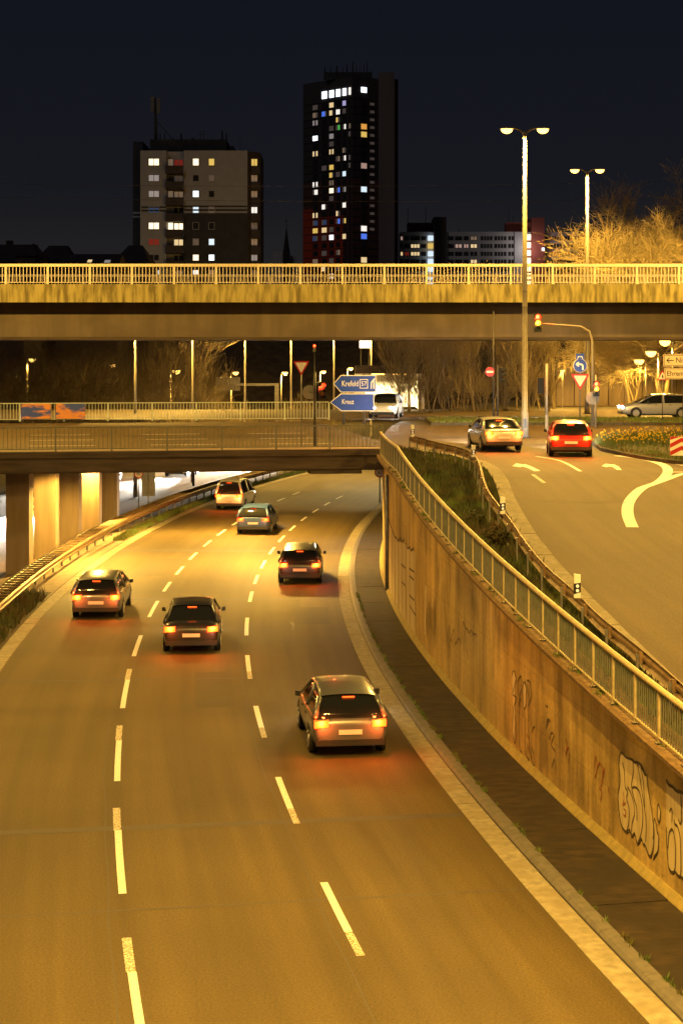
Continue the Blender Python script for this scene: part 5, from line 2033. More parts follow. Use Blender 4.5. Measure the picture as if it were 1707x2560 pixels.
for zx, y0, r_ in ((345, 430, .14), (395, 425, .14), (492, 470, .06), (572, 432, .22), (780, 400, .05), (815, 395, .06), (1015, 395, .22), (1060, 425, .16), (1210, 440, .05), (700, 485, .5), (835, 498, .3)):
    MB().tube([(ax(zx), 6, Z5(512) - .01 if zx < 1100 else Z5(662) - .01), (ax(zx), 6, Z5(y0))], [r_, r_ * .7], 6).build('roof_antenna', M_DARKM, ab, world=False)
for y_ in (415, 440):
    MB().box((ax(745), 5.97, Z5(y_) - .04), (ax(835), 6.03, Z5(y_) + .04)).build('aerial_bar', M_DARKM, ab, world=False)

# high-rise tower
d = 600.0
st = F / d
T4 = lambda zx, zy: (740 + .2212 * zx, 140 + .2212 * zy)


def TP(px, dd):
    return ((px - PX0) * dd / F, dd)


cA, cB, cC = TP(757.7, 618), TP(881, 600), TP(946, 606)
TZ = HC + (900 - 190) * 600 / F
tw = thing('tower_block', (cB[0], 600, 0), 'dark high-rise tower with scattered lit windows, red lower floors and roof aerials', 'building')
M_TWU = pmat('tower_dark_panel', (.055, .048, .046), .6, (.075, .064, .060), .25, 5, stretch=(1, 1, 6))
M_TWM = pmat('tower_brown_panel', (.105, .045, .034), .6, (.125, .055, .040), .25, 5, stretch=(1, 1, 6))
M_TWR = pmat('tower_red_panel', (.55, .060, .020), .6, (.46, .050, .018), .12, 4)
zM, zR = HC + (900 - (140 + .2212 * 1380)) / st, HC + (900 - (140 + .2212 * 1690)) / st
lx = lambda p: (p[0] - cB[0], p[1] - 600)
a_, b_, c_ = lx(cA), lx(cB), lx(cC)
e_ = (a_[0] + (c_[0] - b_[0]), a_[1] + (c_[1] - b_[1]) + 10)


def tower_part(z0, z1, mat, nm):
    m = MB()
    pts_ = [a_, b_, c_, (c_[0], c_[1] + 22), (a_[0] + 2, a_[1] + 12)]
    m.prism(pts_, z0, z1, f=lambda x, z, y: (x, z, y))
    return fixn(m.build(nm, mat, tw, world=False))


tower_part(zM, TZ, M_TWU, 'upper_wall')
tower_part(0, zM - .02, M_TWM, 'lower_wall')
# red cladding on the lower left of the front face
ab_ = Vector((b_[0] - a_[0], b_[1] - a_[1], 0))
nrm = Vector((-ab_.y, ab_.x, 0)).normalized() * -1
if nrm.y > 0:
    nrm = -nrm


def face_pt(A_, B_, u, z, out):
    q = Vector((A_[0], A_[1], 0)).lerp(Vector((B_[0], B_[1], 0)), u)
    dv = Vector((B_[0] - A_[0], B_[1] - A_[1], 0)).normalized()
    n_ = Vector((dv.y, -dv.x, 0))
    q = q + n_ * out
    return (q.x, q.y, z)


def face_box(A_, B_, u0, u1, z0, z1, out, nm, mat, parent=None):
    m = MB()
    c = [face_pt(A_, B_, u, z, o_) for o_ in (out, 0.01) for u, z in ((u0, z0), (u1, z0), (u1, z1), (u0, z1))]
    for q in ((0, 1, 2, 3), (7, 6, 5, 4), (0, 4, 5, 1), (1, 5, 6, 2), (2, 6, 7, 3), (3, 7, 4, 0)):
        m.quad(*[c[i] for i in q])
    return fixn(m.build(nm, mat, parent or tw, world=False))


ku = lambda zx: (zx - 80) / 560.0
kv = lambda zx: (zx - 640) / 290.0
face_box(a_, b_, 0.0, ku(215), 0, zR, .12, 'red_cladding', M_TWR)
face_box(a_, b_, ku(215) + .001, ku(545), 0, zR - 3.2, .10, 'red_cladding', M_TWR)
FL = 89 * .2212 / st          # floor height
zrow = lambda k: HC + (900 - (140 + .2212 * (520 + 89 * k))) / st
cu = [ku(225), ku(328), ku(410), ku(483), ku(553), ku(612)]
cw = [.052, .05, .043, .040, .034, .020]
# floor bands and dark panes everywhere, joined: each is under two pixels
m = MB()
for k in range(-1, 44):
    z = zrow(k) - FL * .5
    if z < 2:
        break
    for A_, B_ in ((a_, b_), (b_, c_)):
        c = [face_pt(A_, B_, u, zz, o_) for o_ in (.16, .0) for u, zz in ((0.003, z - .12), (.997, z - .12), (.997, z + .12), (0.003, z + .12))]
        for q in ((0, 1, 2, 3), (0, 4, 5, 1), (2, 6, 7, 3)):
            m.quad(*[c[i] for i in q])
m.build('floor_bands', M_ROOFD, tw, world=False, kind='stuff')
LIT = {(0, 2): 'warm', (0, 4): 'purple', (0, 0): 'dim', (1, 0): 'dimwarm', (1, 1): 'blue', (1, 2): 'warm', (1, 3): 'white', (1, 4): 'dim', (2, 0): 'grey', (2, 3): 'yellow', (3, 2): 'dim', (3, 3): 'green', (3, 4): 'white', (3, 5): 'dimwarm',
       (4, 0): 'hotcool', (4, 2): 'grey', (4, 5): 'dim', (5, 2): 'dim', (6, 0): 'warm', (6, 2): 'warm', (6, 4): 'dimwarm', (7, 3): 'dimwarm', (7, 4): 'white', (7, 5): 'dim', (8, 1): 'dim', (8, 2): 'yellow', (8, 5): 'dim', (9, 2): 'yellow', (9, 3): 'dim',
       (9, 4): 'cool', (10, 0): 'white', (10, 2): 'dimwarm', (11, 0): 'white', (11, 2): 'hot', (11, 3): 'blue', (11, 4): 'grey', (12, 2): 'dim', (13, 1): 'white', (13, 4): 'white', (14, 0): 'warm', (14, 3): 'warm', (15, 3): 'blue', (15, 4): 'yellow',
       (15, 1): 'dimblue', (15, 0): 'dimblue', (16, 0): 'yellow', (16, 1): 'warm', (16, 2): 'dim', (17, 2): 'hotcool', (17, 4): 'warm', (17, 1): 'dim', (17, 0): 'dimblue', (19, 1): 'dim', (19, 3): 'dimwarm', (20, 0): 'dimwarm', (20, 2): 'dim', (21, 1): 'warm', (21, 3): 'dim',
       (22, 2): 'white', (22, 0): 'dim'}
dk = MB()
for k in range(-1, 36):
    z = zrow(k)
    for c in range(6):
        u0, u1 = cu[c] - cw[c], cu[c] + cw[c]
        if k == -1:
            z = zrow(0) + 128 * .2212 / st
            if c >= 1:
                face_box(a_, b_, u0, u1, z - 1.3, z + 1.3, .22, 'window', WIN['hotcool' if c < 5 else 'white'])
            continue
        if (k, c) in LIT:
            o = face_box(a_, b_, u0, u1, z - .95, z + .95, .20, 'window', M_ROOFD)
            um = (u0 + u1) / 2
            n_ = 3 if c < 3 else 2
            for j in range(n_):
                face_box(a_, b_, u0 + (u1 - u0) * (j + .08) / n_, u0 + (u1 - u0) * (j + .92) / n_, z - .88, z + .88, .26, 'pane', WIN[LIT[(k, c)]] if (j + k) % 4 != 3 or LIT[(k, c)] in ('hot', 'hotcool') else WIN['dim'], o)
        else:
            cc = [face_pt(a_, b_, u, zz, .19) for u, zz in ((u0, z - .9), (u1, z - .9), (u1, z + .9), (u0, z + .9))]
            dk.quad(*cc)
RL = {-1: 'hotcool', 3: 'orange', 4: 'yellow', 8: 'pink', 11: 'cool', 16: 'white', 17: 'blue', 20: 'warm'}
for k in range(-1, 36):
    z = zrow(k) if k >= 0 else zrow(0) + 150 * .2212 / st
    if k in RL:
        face_box(b_, c_, kv(735), kv(795), z - .95, z + .95, .2, 'window', WIN[RL[k]])
    else:
        dk.quad(*[face_pt(b_, c_, u, zz, .19) for u, zz in ((kv(735), z - .9), (kv(795), z - .9), (kv(795), z + .9), (kv(735), z + .9))])
    if 0 <= k < 17:
        face_box(b_, c_, kv(835), kv(880), z - .55, z + .35, .2, 'balcony_window', WIN['dim'])
dk.build('dark_panes', M_WDARK, tw, world=False, kind='stuff')
xcore = lambda px, dd: (px - PX0) * dd / F - cB[0]
m = MB().box((xcore(946.5, 601), 1.0, 0), (xcore(986, 601), 18, HC + (900 - 180.5) * 601 / F)).build('stair_core', pmat('core_concrete', (.165, .13, .115), .9, (.19, .15, .135), .2, 4, stretch=(1, 1, .1)), tw, world=False)
MB().box((xcore(986, 601) + .02, 4.0, 0), (xcore(995, 604), 18, HC + (900 - 198) * 604 / F)).build('rear_wall', M_TWM, tw, world=False)
for i, (zx, y0, r_) in enumerate(((325, 135, .5), (390, 120, .3), (460, 110, .6), (530, 130, .25), (575, 90, .45), (640, 62, .5), (680, 100, .3), (720, 120, .2), (765, 90, .25), (800, 70, .3), (850, 150, .2), (345, 180, .8))):
    px, _ = T4(zx, 0)
    xx = (px - PX0) * 608 / F - cB[0]
    MB().tube([(xx, 8, TZ - .05), (xx, 8, HC + (900 - (140 + .2212 * y0)) * 608 / F)], [r_, r_ * .4], 6).build('roof_aerial', M_DARKM, tw, world=False)
fixn(MB().prism([(xcore(815, 608), 6), (xcore(930, 608), 6), (xcore(930, 608), 18), (xcore(815, 608), 18)], TZ - .01, TZ + 2.4, f=lambda x, z, y: (x, z, y)).build('roof_house', M_ROOFD, tw, world=False))

# long office block
d = 640.0
so = F / d
XO = lambda zx: (980 + .3125 * zx - PX0) / so
ZO = lambda zy: HC + (900 - (520 + .3125 * zy)) / so
ob = thing('office_block', (XO(770), d, 0), 'long pale slab building with window rows, dark stair towers and bright stairwells', 'building')
ox = lambda zx: XO(zx) - ob.location.x
M_OFF = pmat('office_panel', (.42, .39, .38), .85, (.47, .44, .42), .2, 5)
M_RED = pmat('office_red', (.30, .075, .050), .85, (.34, .085, .06), .2, 4)
MB().box((ox(65), 0, 0), (ox(330), 16, ZO(190))).build('wall', M_OFF, ob, world=False)
MB().box((ox(432), 0, 0), (ox(975), 16, ZO(190))).build('wall', M_OFF, ob, world=False)
MB().box((ox(976), -.5, 0), (ox(1058), 16, ZO(192))).build('wall', M_OFF, ob, world=False)
MB().box((ox(1212), 0, 0), (ox(1482), 16, ZO(195))).build('wall', M_OFF, ob, world=False)
MB().box((ox(331), -2, 0), (ox(431), 16, ZO(75))).build('stair_tower', pmat('office_brown', (.085, .06, .052), .9), ob, world=False)
MB().box((ox(1110), -2, 0), (ox(1211), 16, ZO(80))).build('stair_tower', M_RED, ob, world=False)
MB().box((ox(126), 3, ZO(190) - .01), (ox(330), 12, ZO(112))).build('penthouse', M_TWM, ob, world=False)
MB().box((ox(920), 3, ZO(190) - .01), (ox(1109), 12, ZO(110))).build('penthouse', M_RED, ob, world=False)
MB().box((ox(1059), 0.5, 0), (ox(1109), 16, ZO(192))).build('stairwell', M_OFF, ob, world=False)
ribL = {(0, 0): 'pink', (1, 2): 'warm', (2, 0): 'warm', (2, 1): 'red', (2, 2): 'warm', (0, 8): 'dimwarm', (1, 6): 'pink', (1, 8): 'warm', (3, 8): 'warm'}
ribs = [(66, 86), (98, 135), (148, 220), (232, 272), (450, 490), (502, 558), (572, 610), (625, 678), (625, 678), (708, 800), (818, 912), (928, 972), (1222, 1248), (1264, 1358), (1374, 1472)]
for r in range(7):
    zc = 242 + 62 * r
    for c, (x0, x1) in enumerate(ribs):
        if c == 7:
            continue
        st_ = ribL.get((r, c), None)
        if c == 5:
            st_ = ribL.get((r, 6)) if (r, 6) in ribL else None
        n_ = max(1, round((x1 - x0) / 24))
        w0 = MB().box((ox(x0), -.10, ZO(zc + 17)), (ox(x1), -.004, ZO(zc - 16))).build('window_band', M_WDARK, ob, world=False)
        for j in range(n_):
            u0, u1 = x0 + (x1 - x0) * (j + .12) / n_, x0 + (x1 - x0) * (j + .88) / n_
            MB().box((ox(u0), -.16, ZO(zc + 14)), (ox(u1), -.104, ZO(zc - 13))).build('pane', WIN[st_] if st_ else M_WDARK, w0, world=False)
            if c >= 8:
                MB().box((ox(u1 + .3), -.17, ZO(zc + 17)), (ox(u1 + (x1 - x0) * .20 / n_), -.10, ZO(zc - 16))).build('pillar', M_OFF, w0, world=False) if j < n_ - 1 else None
    MB().box((ox(284), -2.3, ZO(zc + 20)), (ox(326), -.5, ZO(zc - 18))).build('stair_window', WIN['cool' if r != 1 else 'yellow'], ob, world=False)
    MB().box((ox(1062), .2, ZO(zc + 16)), (ox(1108), .48, ZO(zc - 30))).build('stair_window', WIN['hot'], ob, world=False)
    MB().box((ox(1066), -1.2, ZO(zc + 32)), (ox(1108), .1, ZO(zc + 18))).build('balcony', M_RED, ob, world=False)
lamp_light(ob, (ox(1070), -7, ZO(330)), 1600, (1, .9, .88), 'POINT', radius=.6, name='facade_fill_light')  # bare light in mid-air before the facade, without a fitting
MB().box((ox(1190), -2.3, ZO(343)), (ox(1211), -2.01, ZO(322))).build('window', WIN['hotcool'], ob, world=False)
for zx, y0 in ((130, -10), (275, -20), (943, 0), (980, 60), (1085, 5), (1368, 110), (540, 150)):
    MB().tube([(ox(zx), 6, ZO(190) - .1), (ox(zx), 6, ZO(y0))], [.16, .08], 5).build('roof_aerial', M_DARKM, ob, world=False)

# houses with pitched roofs, church spire
M_TILE = pmat('dark_tiles', (.030, .021, .018), .9, (.042, .03, .025), 1, 5)


def gable_house(px0, px1, py_ridge, py_eave, d, label, ridge=None, depth=12, hip=0.0, lit=(), chim=()):
    x0, x1 = (px0 - PX0) * d / F, (px1 - PX0) * d / F
    zr, ze = HC + (900 - py_ridge) * d / F, HC + (900 - py_eave) * d / F
    t = thing('house', ((x0 + x1) / 2, d, 0), label, 'house', 'dark houses on the skyline')
    h = (x1 - x0) / 2
    MB().box((-h, 0, 0), (h, depth, ze)).build('wall', pmat('house_wall', (.06, .045, .038), .9), t, world=False)
    m = MB()
    r0, r1 = (-h + hip * h, h - hip * h)
    A, B, C, D_ = (-h - .2, -.3, ze), (h + .2, -.3, ze), (h + .2, depth + .3, ze), (-h - .2, depth + .3, ze)
    E1, E2 = (r0, depth / 2, zr), (r1, depth / 2, zr)
    m.quad(A, B, E2, E1).quad(C, D_, E1, E2).poly([D_, A, E1]).poly([B, C, E2])
    rf = fixn(m.build('roof', M_TILE, t, world=False))
    for (px, py, w, hh, stl) in lit:
        # skylights lie in the front slope
        f_ = ((900 - py) * d / F + HC - ze) / (zr - ze)
        yy = -.3 + (depth / 2 + .3) * f_
        xx = (px - PX0) * d / F - t.location.x
        dy, dz = (depth / 2 + .3), (zr - ze)
        L_ = math.hypot(dy, dz)
        uy, uz = dy / L_ * hh / 2, dz / L_ * hh / 2
        ny, nz = -dz / L_ * .08, dy / L_ * .08
        mm = MB()
        c = [(xx - w / 2, yy - uy, ze + (zr - ze) * f_ - uz), (xx + w / 2, yy - uy, ze + (zr - ze) * f_ - uz), (xx + w / 2, yy + uy, ze + (zr - ze) * f_ + uz), (xx - w / 2, yy + uy, ze + (zr - ze) * f_ + uz)]
        c2 = [(a, b + ny, g_ + nz) for a, b, g_ in c]
        mm.quad(*c2)
        for i in range(4):
            mm.quad(c[i], c[(i + 1) % 4], c2[(i + 1) % 4], c2[i])
        mm.build('skylight', WIN[stl], t, world=False)
    for (px, w, py) in chim:
        xx = (px - PX0) * d / F - t.location.x
        MB().box((xx - w / 2, depth * .5 - .3, zr - 1.2), (xx + w / 2, depth * .5 + .4, HC + (900 - py) * d / F)).build('chimney', M_TILE, rf, world=False)
    return t


gable_house(-70, 75, 604, 655, 235, 'dark house roof at the picture edge above the overpass', chim=((4, .9, 594),))
gable_house(40, 90, 601, 640, 228, 'small pointed dark roof near the picture edge', hip=.95)
gable_house(92, 168, 607, 650, 240, 'dark hipped house roof between the pointed roof and the skylights', hip=.35)
gable_house(140, 292, 628, 672, 220, 'long dark house roof with two lit skylights', lit=((217, 650, .55, 1.0, 'warm'), (262, 651, .75, 1.0, 'grey')))
gable_house(282, 372, 606, 660, 236, 'steep dark roof beside the apartment block', hip=.6)
gable_house(1400, 1475, 645, 668, 260, 'low dark house roof beyond the second mast', hip=.2, chim=((1412, .7, 640),))
gable_house(1490, 1560, 627, 650, 265, 'dark house roof with a chimney beside the lit tree', hip=.3, chim=((1500, 1.0, 610),))
gable_house(-40, 60, 700, 720, 200, 'low dark house behind the overpass railing', lit=())
d = 520.0
t = thing('church', ((716 - PX0) * d / F, d, 0), 'dark slender church spire between the apartment block and the tower', 'church')
zt_, zb_ = HC + (900 - 565) * d / F, HC + (900 - 630) * d / F
MB().tube([(0, 0, zb_), (0, 0, zb_ + (zt_ - zb_) * .5), (0, 0, zt_)], [1.05, .5, .03], 8).build('spire', M_TILE, t, world=False)
MB().tube([(0, 0, zt_ - .1), (0, 0, zt_ + 2.6)], .09, 5).build('cross_post', M_DARKM, t, world=False)
MB().box((-.5, -.08, zt_ + 1.5), (.5, .08, zt_ + 1.68)).build('cross_bar', M_DARKM, t, world=False)
MB().box((-1.1, -1.1, 0), (1.1, 1.1, zb_ + .02)).build('tower', M_TILE, t, world=False)
MB().box((-4.2, 1.2, 0), (-1.12, 8, HC + (900 - 626) * d / F)).build('hall', M_BLK, t, world=False)
MB().box((1.12, 1.2, 0), (2.6, 8, HC + (900 - 638) * d / F)).build('side_hall', M_BLK, t, world=False)

# overhead wires
for i, (y0, y1, lab) in enumerate(((455, 448, 'upper overhead wire crossing the night sky'), (488, 491, 'lower overhead wire crossing the night sky'))):
    dd = 150
    a, b = D(-200, y0, dd), D(1900, y1, dd)
    pts_ = [(a[0] + (b[0] - a[0]) * k / 16, dd, a[2] + (b[2] - a[2]) * k / 16 - .5 * (1 - ((k - 8) / 8) ** 2)) for k in range(17)]
    o = MB().tube(pts_, .018, 5).build('overhead_wire', M_GALV)
    tag(o, lab, 'wire')

# ------------------------------------------------------------------ cars
M_TYRE = pmat('tyre_rubber', (.012, .012, .012), .85)
M_RIM = pmat('alloy_rim', (.42, .41, .40), .35, metal=.7)
M_GLASS = pmat('car_glass', (.010, .011, .012), .06, spec=.6)
M_TRIM = pmat('car_trim', (.015, .015, .016), .5)
E_TAIL = emat('tail_lamp', (1.0, .05, .006), 3)
E_BRK = emat('brake_lamp', (1.0, .075, .008), 4)
E_HEAD = emat('head_lamp', (1.0, .96, .90), 60)
E_PLATE = emat('plate_glow', (.55, .50, .42), .04)  # plate glows faintly by itself, in place of plate lamps
OFFT = pmat('tail_lens_off', (.18, .01, .01), .25)


def car_paint(name, col):
    m = pmat(name, col, .28, spec=.6, metal=.25)
    m.node_tree.nodes['Principled BSDF'].inputs['Coat Weight'].default_value = .6
    return m


STY = {
    'hatch': dict(L=4.2, roof=[(-2.02, .98), (-1.88, 1.18), (-1.62, 1.38), (-1.2, 1.46), (-.3, 1.50), (.35, 1.45), (.85, 1.20), (1.28, .94)], k=1.0),
    'sedan': dict(L=4.6, roof=[(-1.78, .98), (-1.45, 1.14), (-1.0, 1.36), (-.6, 1.43), (.1, 1.45), (.55, 1.40), (1.0, 1.18), (1.45, .94)], k=1.0),
    'estate': dict(L=4.6, roof=[(-2.26, .98), (-2.18, 1.15), (-2.0, 1.38), (-1.6, 1.46), (-.3, 1.49), (.4, 1.44), (.9, 1.20), (1.40, .94)], k=1.0),
    'van': dict(L=4.7, roof=[(-2.30, 1.05), (-2.27, 1.3), (-2.2, 1.72), (-1.8, 1.82), (-.2, 1.84), (.7, 1.78), (1.2, 1.42), (1.65, 1.02)], k=1.1)}


def build_car(style, paint):
    """returns {part: mesh}; local +y is forward, origin on the ground"""
    S = STY[style]
    hl = S['L'] / 2
    k = S['k']
    body = MB()
    st = [(-hl, .66, .42, .70), (-hl + .04, .78, .33, .84), (-hl + .14, .85, .26, .95 * k), (-hl + .4, .88, .21, .97 * k), (-hl + .9, .90, .19, .97 * k), (0, .90, .19, .95 * k), (hl * .45, .90, .19, .94 * k),
          (hl * .62, .895, .19, .91 * k), (hl * .80, .87, .20, .83 * k), (hl - .16, .82, .24, .73 * k), (hl - .05, .74, .30, .64 * k), (hl, .60, .38, .56 * k)]
    rings = []
    for (y, w, zb, zt) in st:
        zm = zb + (zt - zb) * .55
        half = [(0, zb), (w * .80, zb), (w * .95, zb + .06), (w * 1.0, zm - .08), (w * 1.0, zm + .06), (w * .965, zt - .07), (w * .90, zt - .015), (w * .70, zt + .02), (0, zt + .035)]
        full = half + [(-x, z) for x, z in half[-2:0:-1]]
        rings.append([(x, y, z) for x, z in full])
    n = len(rings[0])
    for a, b in zip(rings[:-1], rings[1:]):
        for i in range(n):
            body.quad(a[i], a[(i + 1) % n], b[(i + 1) % n], b[i])
    body.poly(rings[0][::-1]).poly(rings[-1])
    cab = MB()
    roof = MB()
    rr = []
    for (y, z) in S['roof']:
        t = (z - .94) / (1.5 * k - .94)
        wb, wt = .83, .83 - .22 * max(0, min(1, t))
        h0 = .90 * k
        half = [(wb, h0), (wb - (wb - wt) * .5, h0 + (z - h0) * .5), (wt, z - .05), (wt * .86, z - .005), (0, z + .02)]
        full = half + [(-x, zz_) for x, zz_ in half[-2::-1]]
        rr.append([(x, y, zz_) for x, zz_ in full])
    for a, b in zip(rr[:-1], rr[1:]):
        for i in range(len(a) - 1):
            cab.quad(a[i], b[i], b[i + 1], a[i + 1])
    cab.poly(rr[0]).poly(rr[-1][::-1])
    R_ = S['roof']
    for i in range(2, len(R_) - 3):
        a, b = rr[i], rr[i + 1]
        off = .012
        A = [(x * 1.01, y, z + off) for x, y, z in a[2:7]]
        B = [(x * 1.01, y, z + off) for x, y, z in b[2:7]]
        for q in range(4):
            roof.quad(A[q], B[q], B[q + 1], A[q + 1])
    pil = MB()

    def pillar(i, j, q0, q1, w):
        """strip on the cabin side between two stations"""
        for sg in (1, -1):
            p0, p1 = Vector(rr[i][q0]), Vector(rr[j][q1])
            pts_ = [(sg * abs(p.x) * 1.008 + sg * .004, p.y, p.z) for p in (p0, p0.lerp(p1, .5), p1)]
            pil.tube(pts_, w, 5)
    pillar(0, 2, 1, 2, .075)
    pillar(len(rr) - 1, len(rr) - 3, 0, 2, .04)
    mid = min(range(len(R_)), key=lambda i: abs(R_[i][0] + .25))
    pillar(mid, mid, 0, 2, .04)
    for sg in (1, -1):
        pil.tube([(sg * abs(r_[2][0]) * 1.005, r_[2][1], r_[2][2]) for r_ in rr[1:-1]], .032, 5)
    M = {}
    M['body'] = body.mesh('body', paint, smooth=True)
    M['cabin_glass'] = cab.mesh('cabin_glass', M_GLASS, smooth=True)
    M['roof'] = roof.mesh('roof', paint, smooth=True)
    M['pillars'] = pil.mesh('pillars', paint, smooth=True)
    M['arch'] = MB().disc((0, 0, 0), .355, 22, axis='x', thick=.10).mesh('wheel_arch', M_TRIM)
    M['tyre'] = MB().tube([(-.10, 0, 0), (-.085, 0, 0), (.085, 0, 0), (.10, 0, 0)], [.285, .315, .315, .285], 24).mesh('tyre', M_TYRE, smooth=True)
    rm = MB().disc((0, 0, 0), .055, 12, axis='x', thick=.225)
    for q in range(5):
        an = 2 * math.pi * q / 5
        rm.tube([(.0, 0, 0), (.10, .2 * math.cos(an), .2 * math.sin(an))], [.05, .035], 5)
    rm.tube([(-.02, 0, 0), (.106, 0, 0)], .21, 20)
    M['rim'] = rm.mesh('rim', M_RIM)
    for nm_, me_ in M.items():
        bm = bmesh.new()
        bm.from_mesh(me_)
        bmesh.ops.remove_doubles(bm, verts=bm.verts, dist=1e-4)
        bmesh.ops.recalc_face_normals(bm, faces=bm.faces)
        bm.to_mesh(me_)
        bm.free()
        if nm_ in ('body', 'cabin_glass', 'roof'):
            me_.polygons.foreach_set('use_smooth', [True] * len(me_.polygons))
    return M


CARM = {}


def put_car(style, paint, loc, rz, label, brake=False, lights=True, heads=260, tail=34, facing_us=False, group='cars', pitch=0.0):
    key = (style, paint.name)
    if key not in CARM:
        CARM[key] = build_car(style, paint)
    M = CARM[key]
    S = STY[style]
    hl, k = S['L'] / 2, S['k']
    t = thing('car' if style != 'van' else 'van', loc, label, 'car' if style != 'van' else 'van', group, rz)
    t.rotation_euler = (pitch, 0, rz)
    for nm_ in ('body', 'cabin_glass', 'pillars', 'roof'):
        ob_ = link(nm_, M[nm_], None, t)
        if nm_ in ('body', 'cabin_glass', 'roof'):
            sm_ = ob_.modifiers.new('round', 'SUBSURF')
            sm_.levels = sm_.render_levels = 2
    for y in (hl * .62, -hl * .60):
        for sg in (1, -1):
            link('wheel_arch', M['arch'], None, t, (sg * .845, y, .34))
            w_ = link('wheel', M['tyre'], None, t, (sg * .80, y, .315), (0, 0, 0 if sg > 0 else math.pi))
            link('rim', M['rim'], None, w_)
    zl = .80 * k
    for sg in (1, -1):
        a, b = sorted((sg * .50, sg * .83))
        m = MB()
        m.prism([(a, zl - .09), (b, zl - .07), (b, zl + .09), (a, zl + .07)], -hl - .005, -hl + .16)
        m.build('tail_light', (E_BRK if brake else E_TAIL) if lights else OFFT, t, world=False)
        a, b = sorted((sg * .46, sg * .76))
        m = MB().prism([(a, .60 * k), (b, .62 * k), (b, .74 * k), (a, .70 * k)], hl - .13, hl - .01)
        m.build('headlight', E_HEAD if lights else M_SIGNW, t, world=False)
        MB().prism([(sg * .91, .93 * k), (sg * 1.04, .95 * k), (sg * 1.04, 1.07 * k), (sg * .93, 1.06 * k)], hl * .30 - .05, hl * .30 + .06).build('mirror', M_TRIM, t, world=False)
        for yy in (.1, -.75):
            MB().box((sg * .905 - .012, yy, .80 * k), (sg * .905 + .012, yy + .16, .83 * k)).build('door_handle', M_TRIM, t, world=False)
    MB().box((-.80, -hl - .012, .30), (.80, -hl + .10, .44)).build('rear_bumper', M_TRIM, t, world=False)
    MB().box((-.72, hl - .10, .24), (.72, hl + .012, .40)).build('front_bumper', M_TRIM, t, world=False)
    MB().box((-.27, -hl - .022, .56), (.27, -hl - .006, .67)).build('number_plate', E_PLATE if lights else M_SIGNW, t, world=False)
    MB().box((-.27, hl + .002, .42), (.27, hl + .018, .53)).build('number_plate', M_SIGNW, t, world=False)
    yb = S['roof'][1][0] if style != 'sedan' else S['roof'][1][0] + .25
    zs_ = S['roof'][2][1] - .045
    ys_b = S['roof'][1][0] + (S['roof'][2][0] - S['roof'][1][0]) * (zs_ - S['roof'][1][1]) / (S['roof'][2][1] - S['roof'][1][1])
    MB().box((-.14, ys_b - .035, zs_), (.14, ys_b + .01, zs_ + .022)).build('brake_strip', E_BRK if brake else OFFT, t, world=False)
    MB().box((-.80, -1.2, .17), (.80, 1.2, .2)).build('underbody', M_TRIM, t, world=False)
    if lights:
        for sg in (1, -1):
            lamp_light(t, (sg * .66, -hl - .14, zl), tail * (2.0 if brake else 1.0), (1, .13, .02), 'POINT', radius=.07, name='tail_glow')
            lamp_light(t, (sg * .62, hl + .06, .68 * k), heads, (1, .93, .80), 'SPOT', angle=44 if heads < 20000 else 34, blend=.9, radius=.10, rot=(R(85 if heads < 20000 else 81), 0, 0), name='head_beam')
    return t


P_RED = car_paint('paint_red', (.26, .012, .010))
P_SIL = car_paint('paint_silver', (.36, .35, .34))
P_BLK = car_paint('paint_black', (.018, .018, .020))
P_GRY = car_paint('paint_grey', (.10, .10, .105))
P_WHT = car_paint('paint_white', (.62, .61, .59))
P_BLU = car_paint('paint_blue', (.03, .06, .16))


def on_lane(off, d, style, paint, label, brake=False, away=True, **kw):
    s = d - CY
    p = ring(off, s, .0)
    th = s / RB
    return put_car(style, paint, p, -th + (0 if away else math.pi), label, brake, **kw)


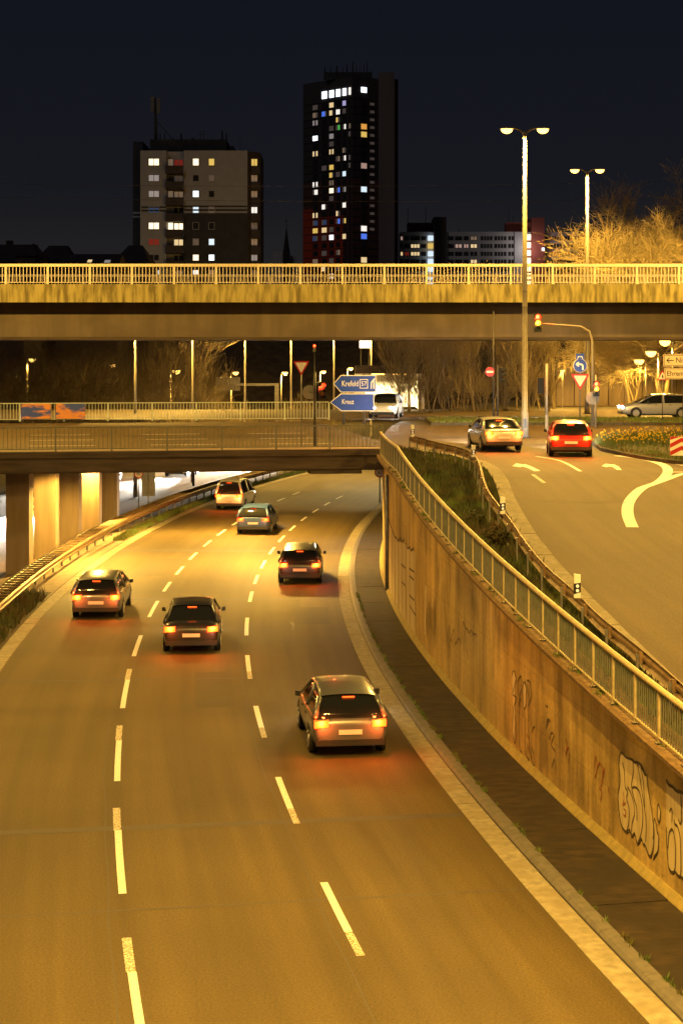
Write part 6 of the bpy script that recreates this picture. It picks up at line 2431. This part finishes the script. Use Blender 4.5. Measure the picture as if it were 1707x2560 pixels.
# waiting at the lights
p = GS(1437, 1143)
put_car('hatch', P_RED, (p[0], p[1] + 2.0, Zr(p[1] + 2)), R(-5), 'dark red hatchback with brake lights on, waiting by the daffodil island', brake=True, heads=5000, tail=50, group='cars waiting at the junction')
p = GS(1246, 1131)
put_car('sedan', P_SIL, (p[0], p[1] + 2.2, Zr(p[1] + 2.2)), R(6), 'silver car with brake lights on, waiting nearest the bend of the guard rail', brake=True, heads=5000, tail=50, group='cars waiting at the junction')
# moving away from the camera on the sunken lanes
gA = 'cars driving away on the sunken lanes'
on_lane(1.80, 41.0, 'hatch', P_GRY, 'grey hatchback in the lane beside the wall, nearest the camera', True, group=gA)
on_lane(1.75, 71.0, 'estate', P_BLK, 'black estate car in the lane beside the wall, at the bridge edge', True, group=gA)
on_lane(5.35, 55, 'sedan', P_BLK, 'black saloon in the middle lane, nearest the camera', True, group=gA)
on_lane(5.3, 90, 'hatch', P_BLU, 'blue hatchback in the middle lane, under the bridge', group=gA)
on_lane(8.95, 62, 'estate', P_GRY, 'grey estate car in the lane beside the median', True, group=gA)
on_lane(8.9, 104, 'van', P_WHT, 'white van in the lane beside the median, beyond the bridge', True, group=gA)
# towards the camera beyond the piers
gB = 'cars approaching on the far side of the piers'
on_lane(19.8, 149, 'sedan', P_GRY, 'grey saloon approaching with headlights on, far back in the middle lane', away=False, heads=70000, group=gB)
on_lane(20.2, 130, 'hatch', P_SIL, 'silver hatchback approaching with headlights on, in the middle lane beyond the piers', away=False, heads=70000, group=gB)
on_lane(16.6, 146, 'van', P_WHT, 'white van approaching with headlights on, furthest away', away=False, heads=70000, group=gB)
on_lane(23.6, 122, 'hatch', P_BLK, 'black hatchback approaching with headlights on, in the outer lane beyond the piers', away=False, heads=70000, group=gB)
on_lane(20.0, 100, 'estate', P_BLU, 'blue estate car approaching with headlights on, behind the piers', away=False, heads=70000, group=gB)
# on the cross street
p = D(1640, 1050, 104.5)
put_car('estate', P_SIL, (p[0], 104.5, 5.61), R(90), 'silver estate car with headlights on, crossing in front of the panelled wall', heads=14000, group='cars on the cross street')
p = D(965, 1050, 105)
put_car('hatch', P_WHT, (p[0], 105.0, 5.61), R(172), 'white hatchback with glaring headlights beside the blue direction signs', heads=1200, group='cars on the cross street')
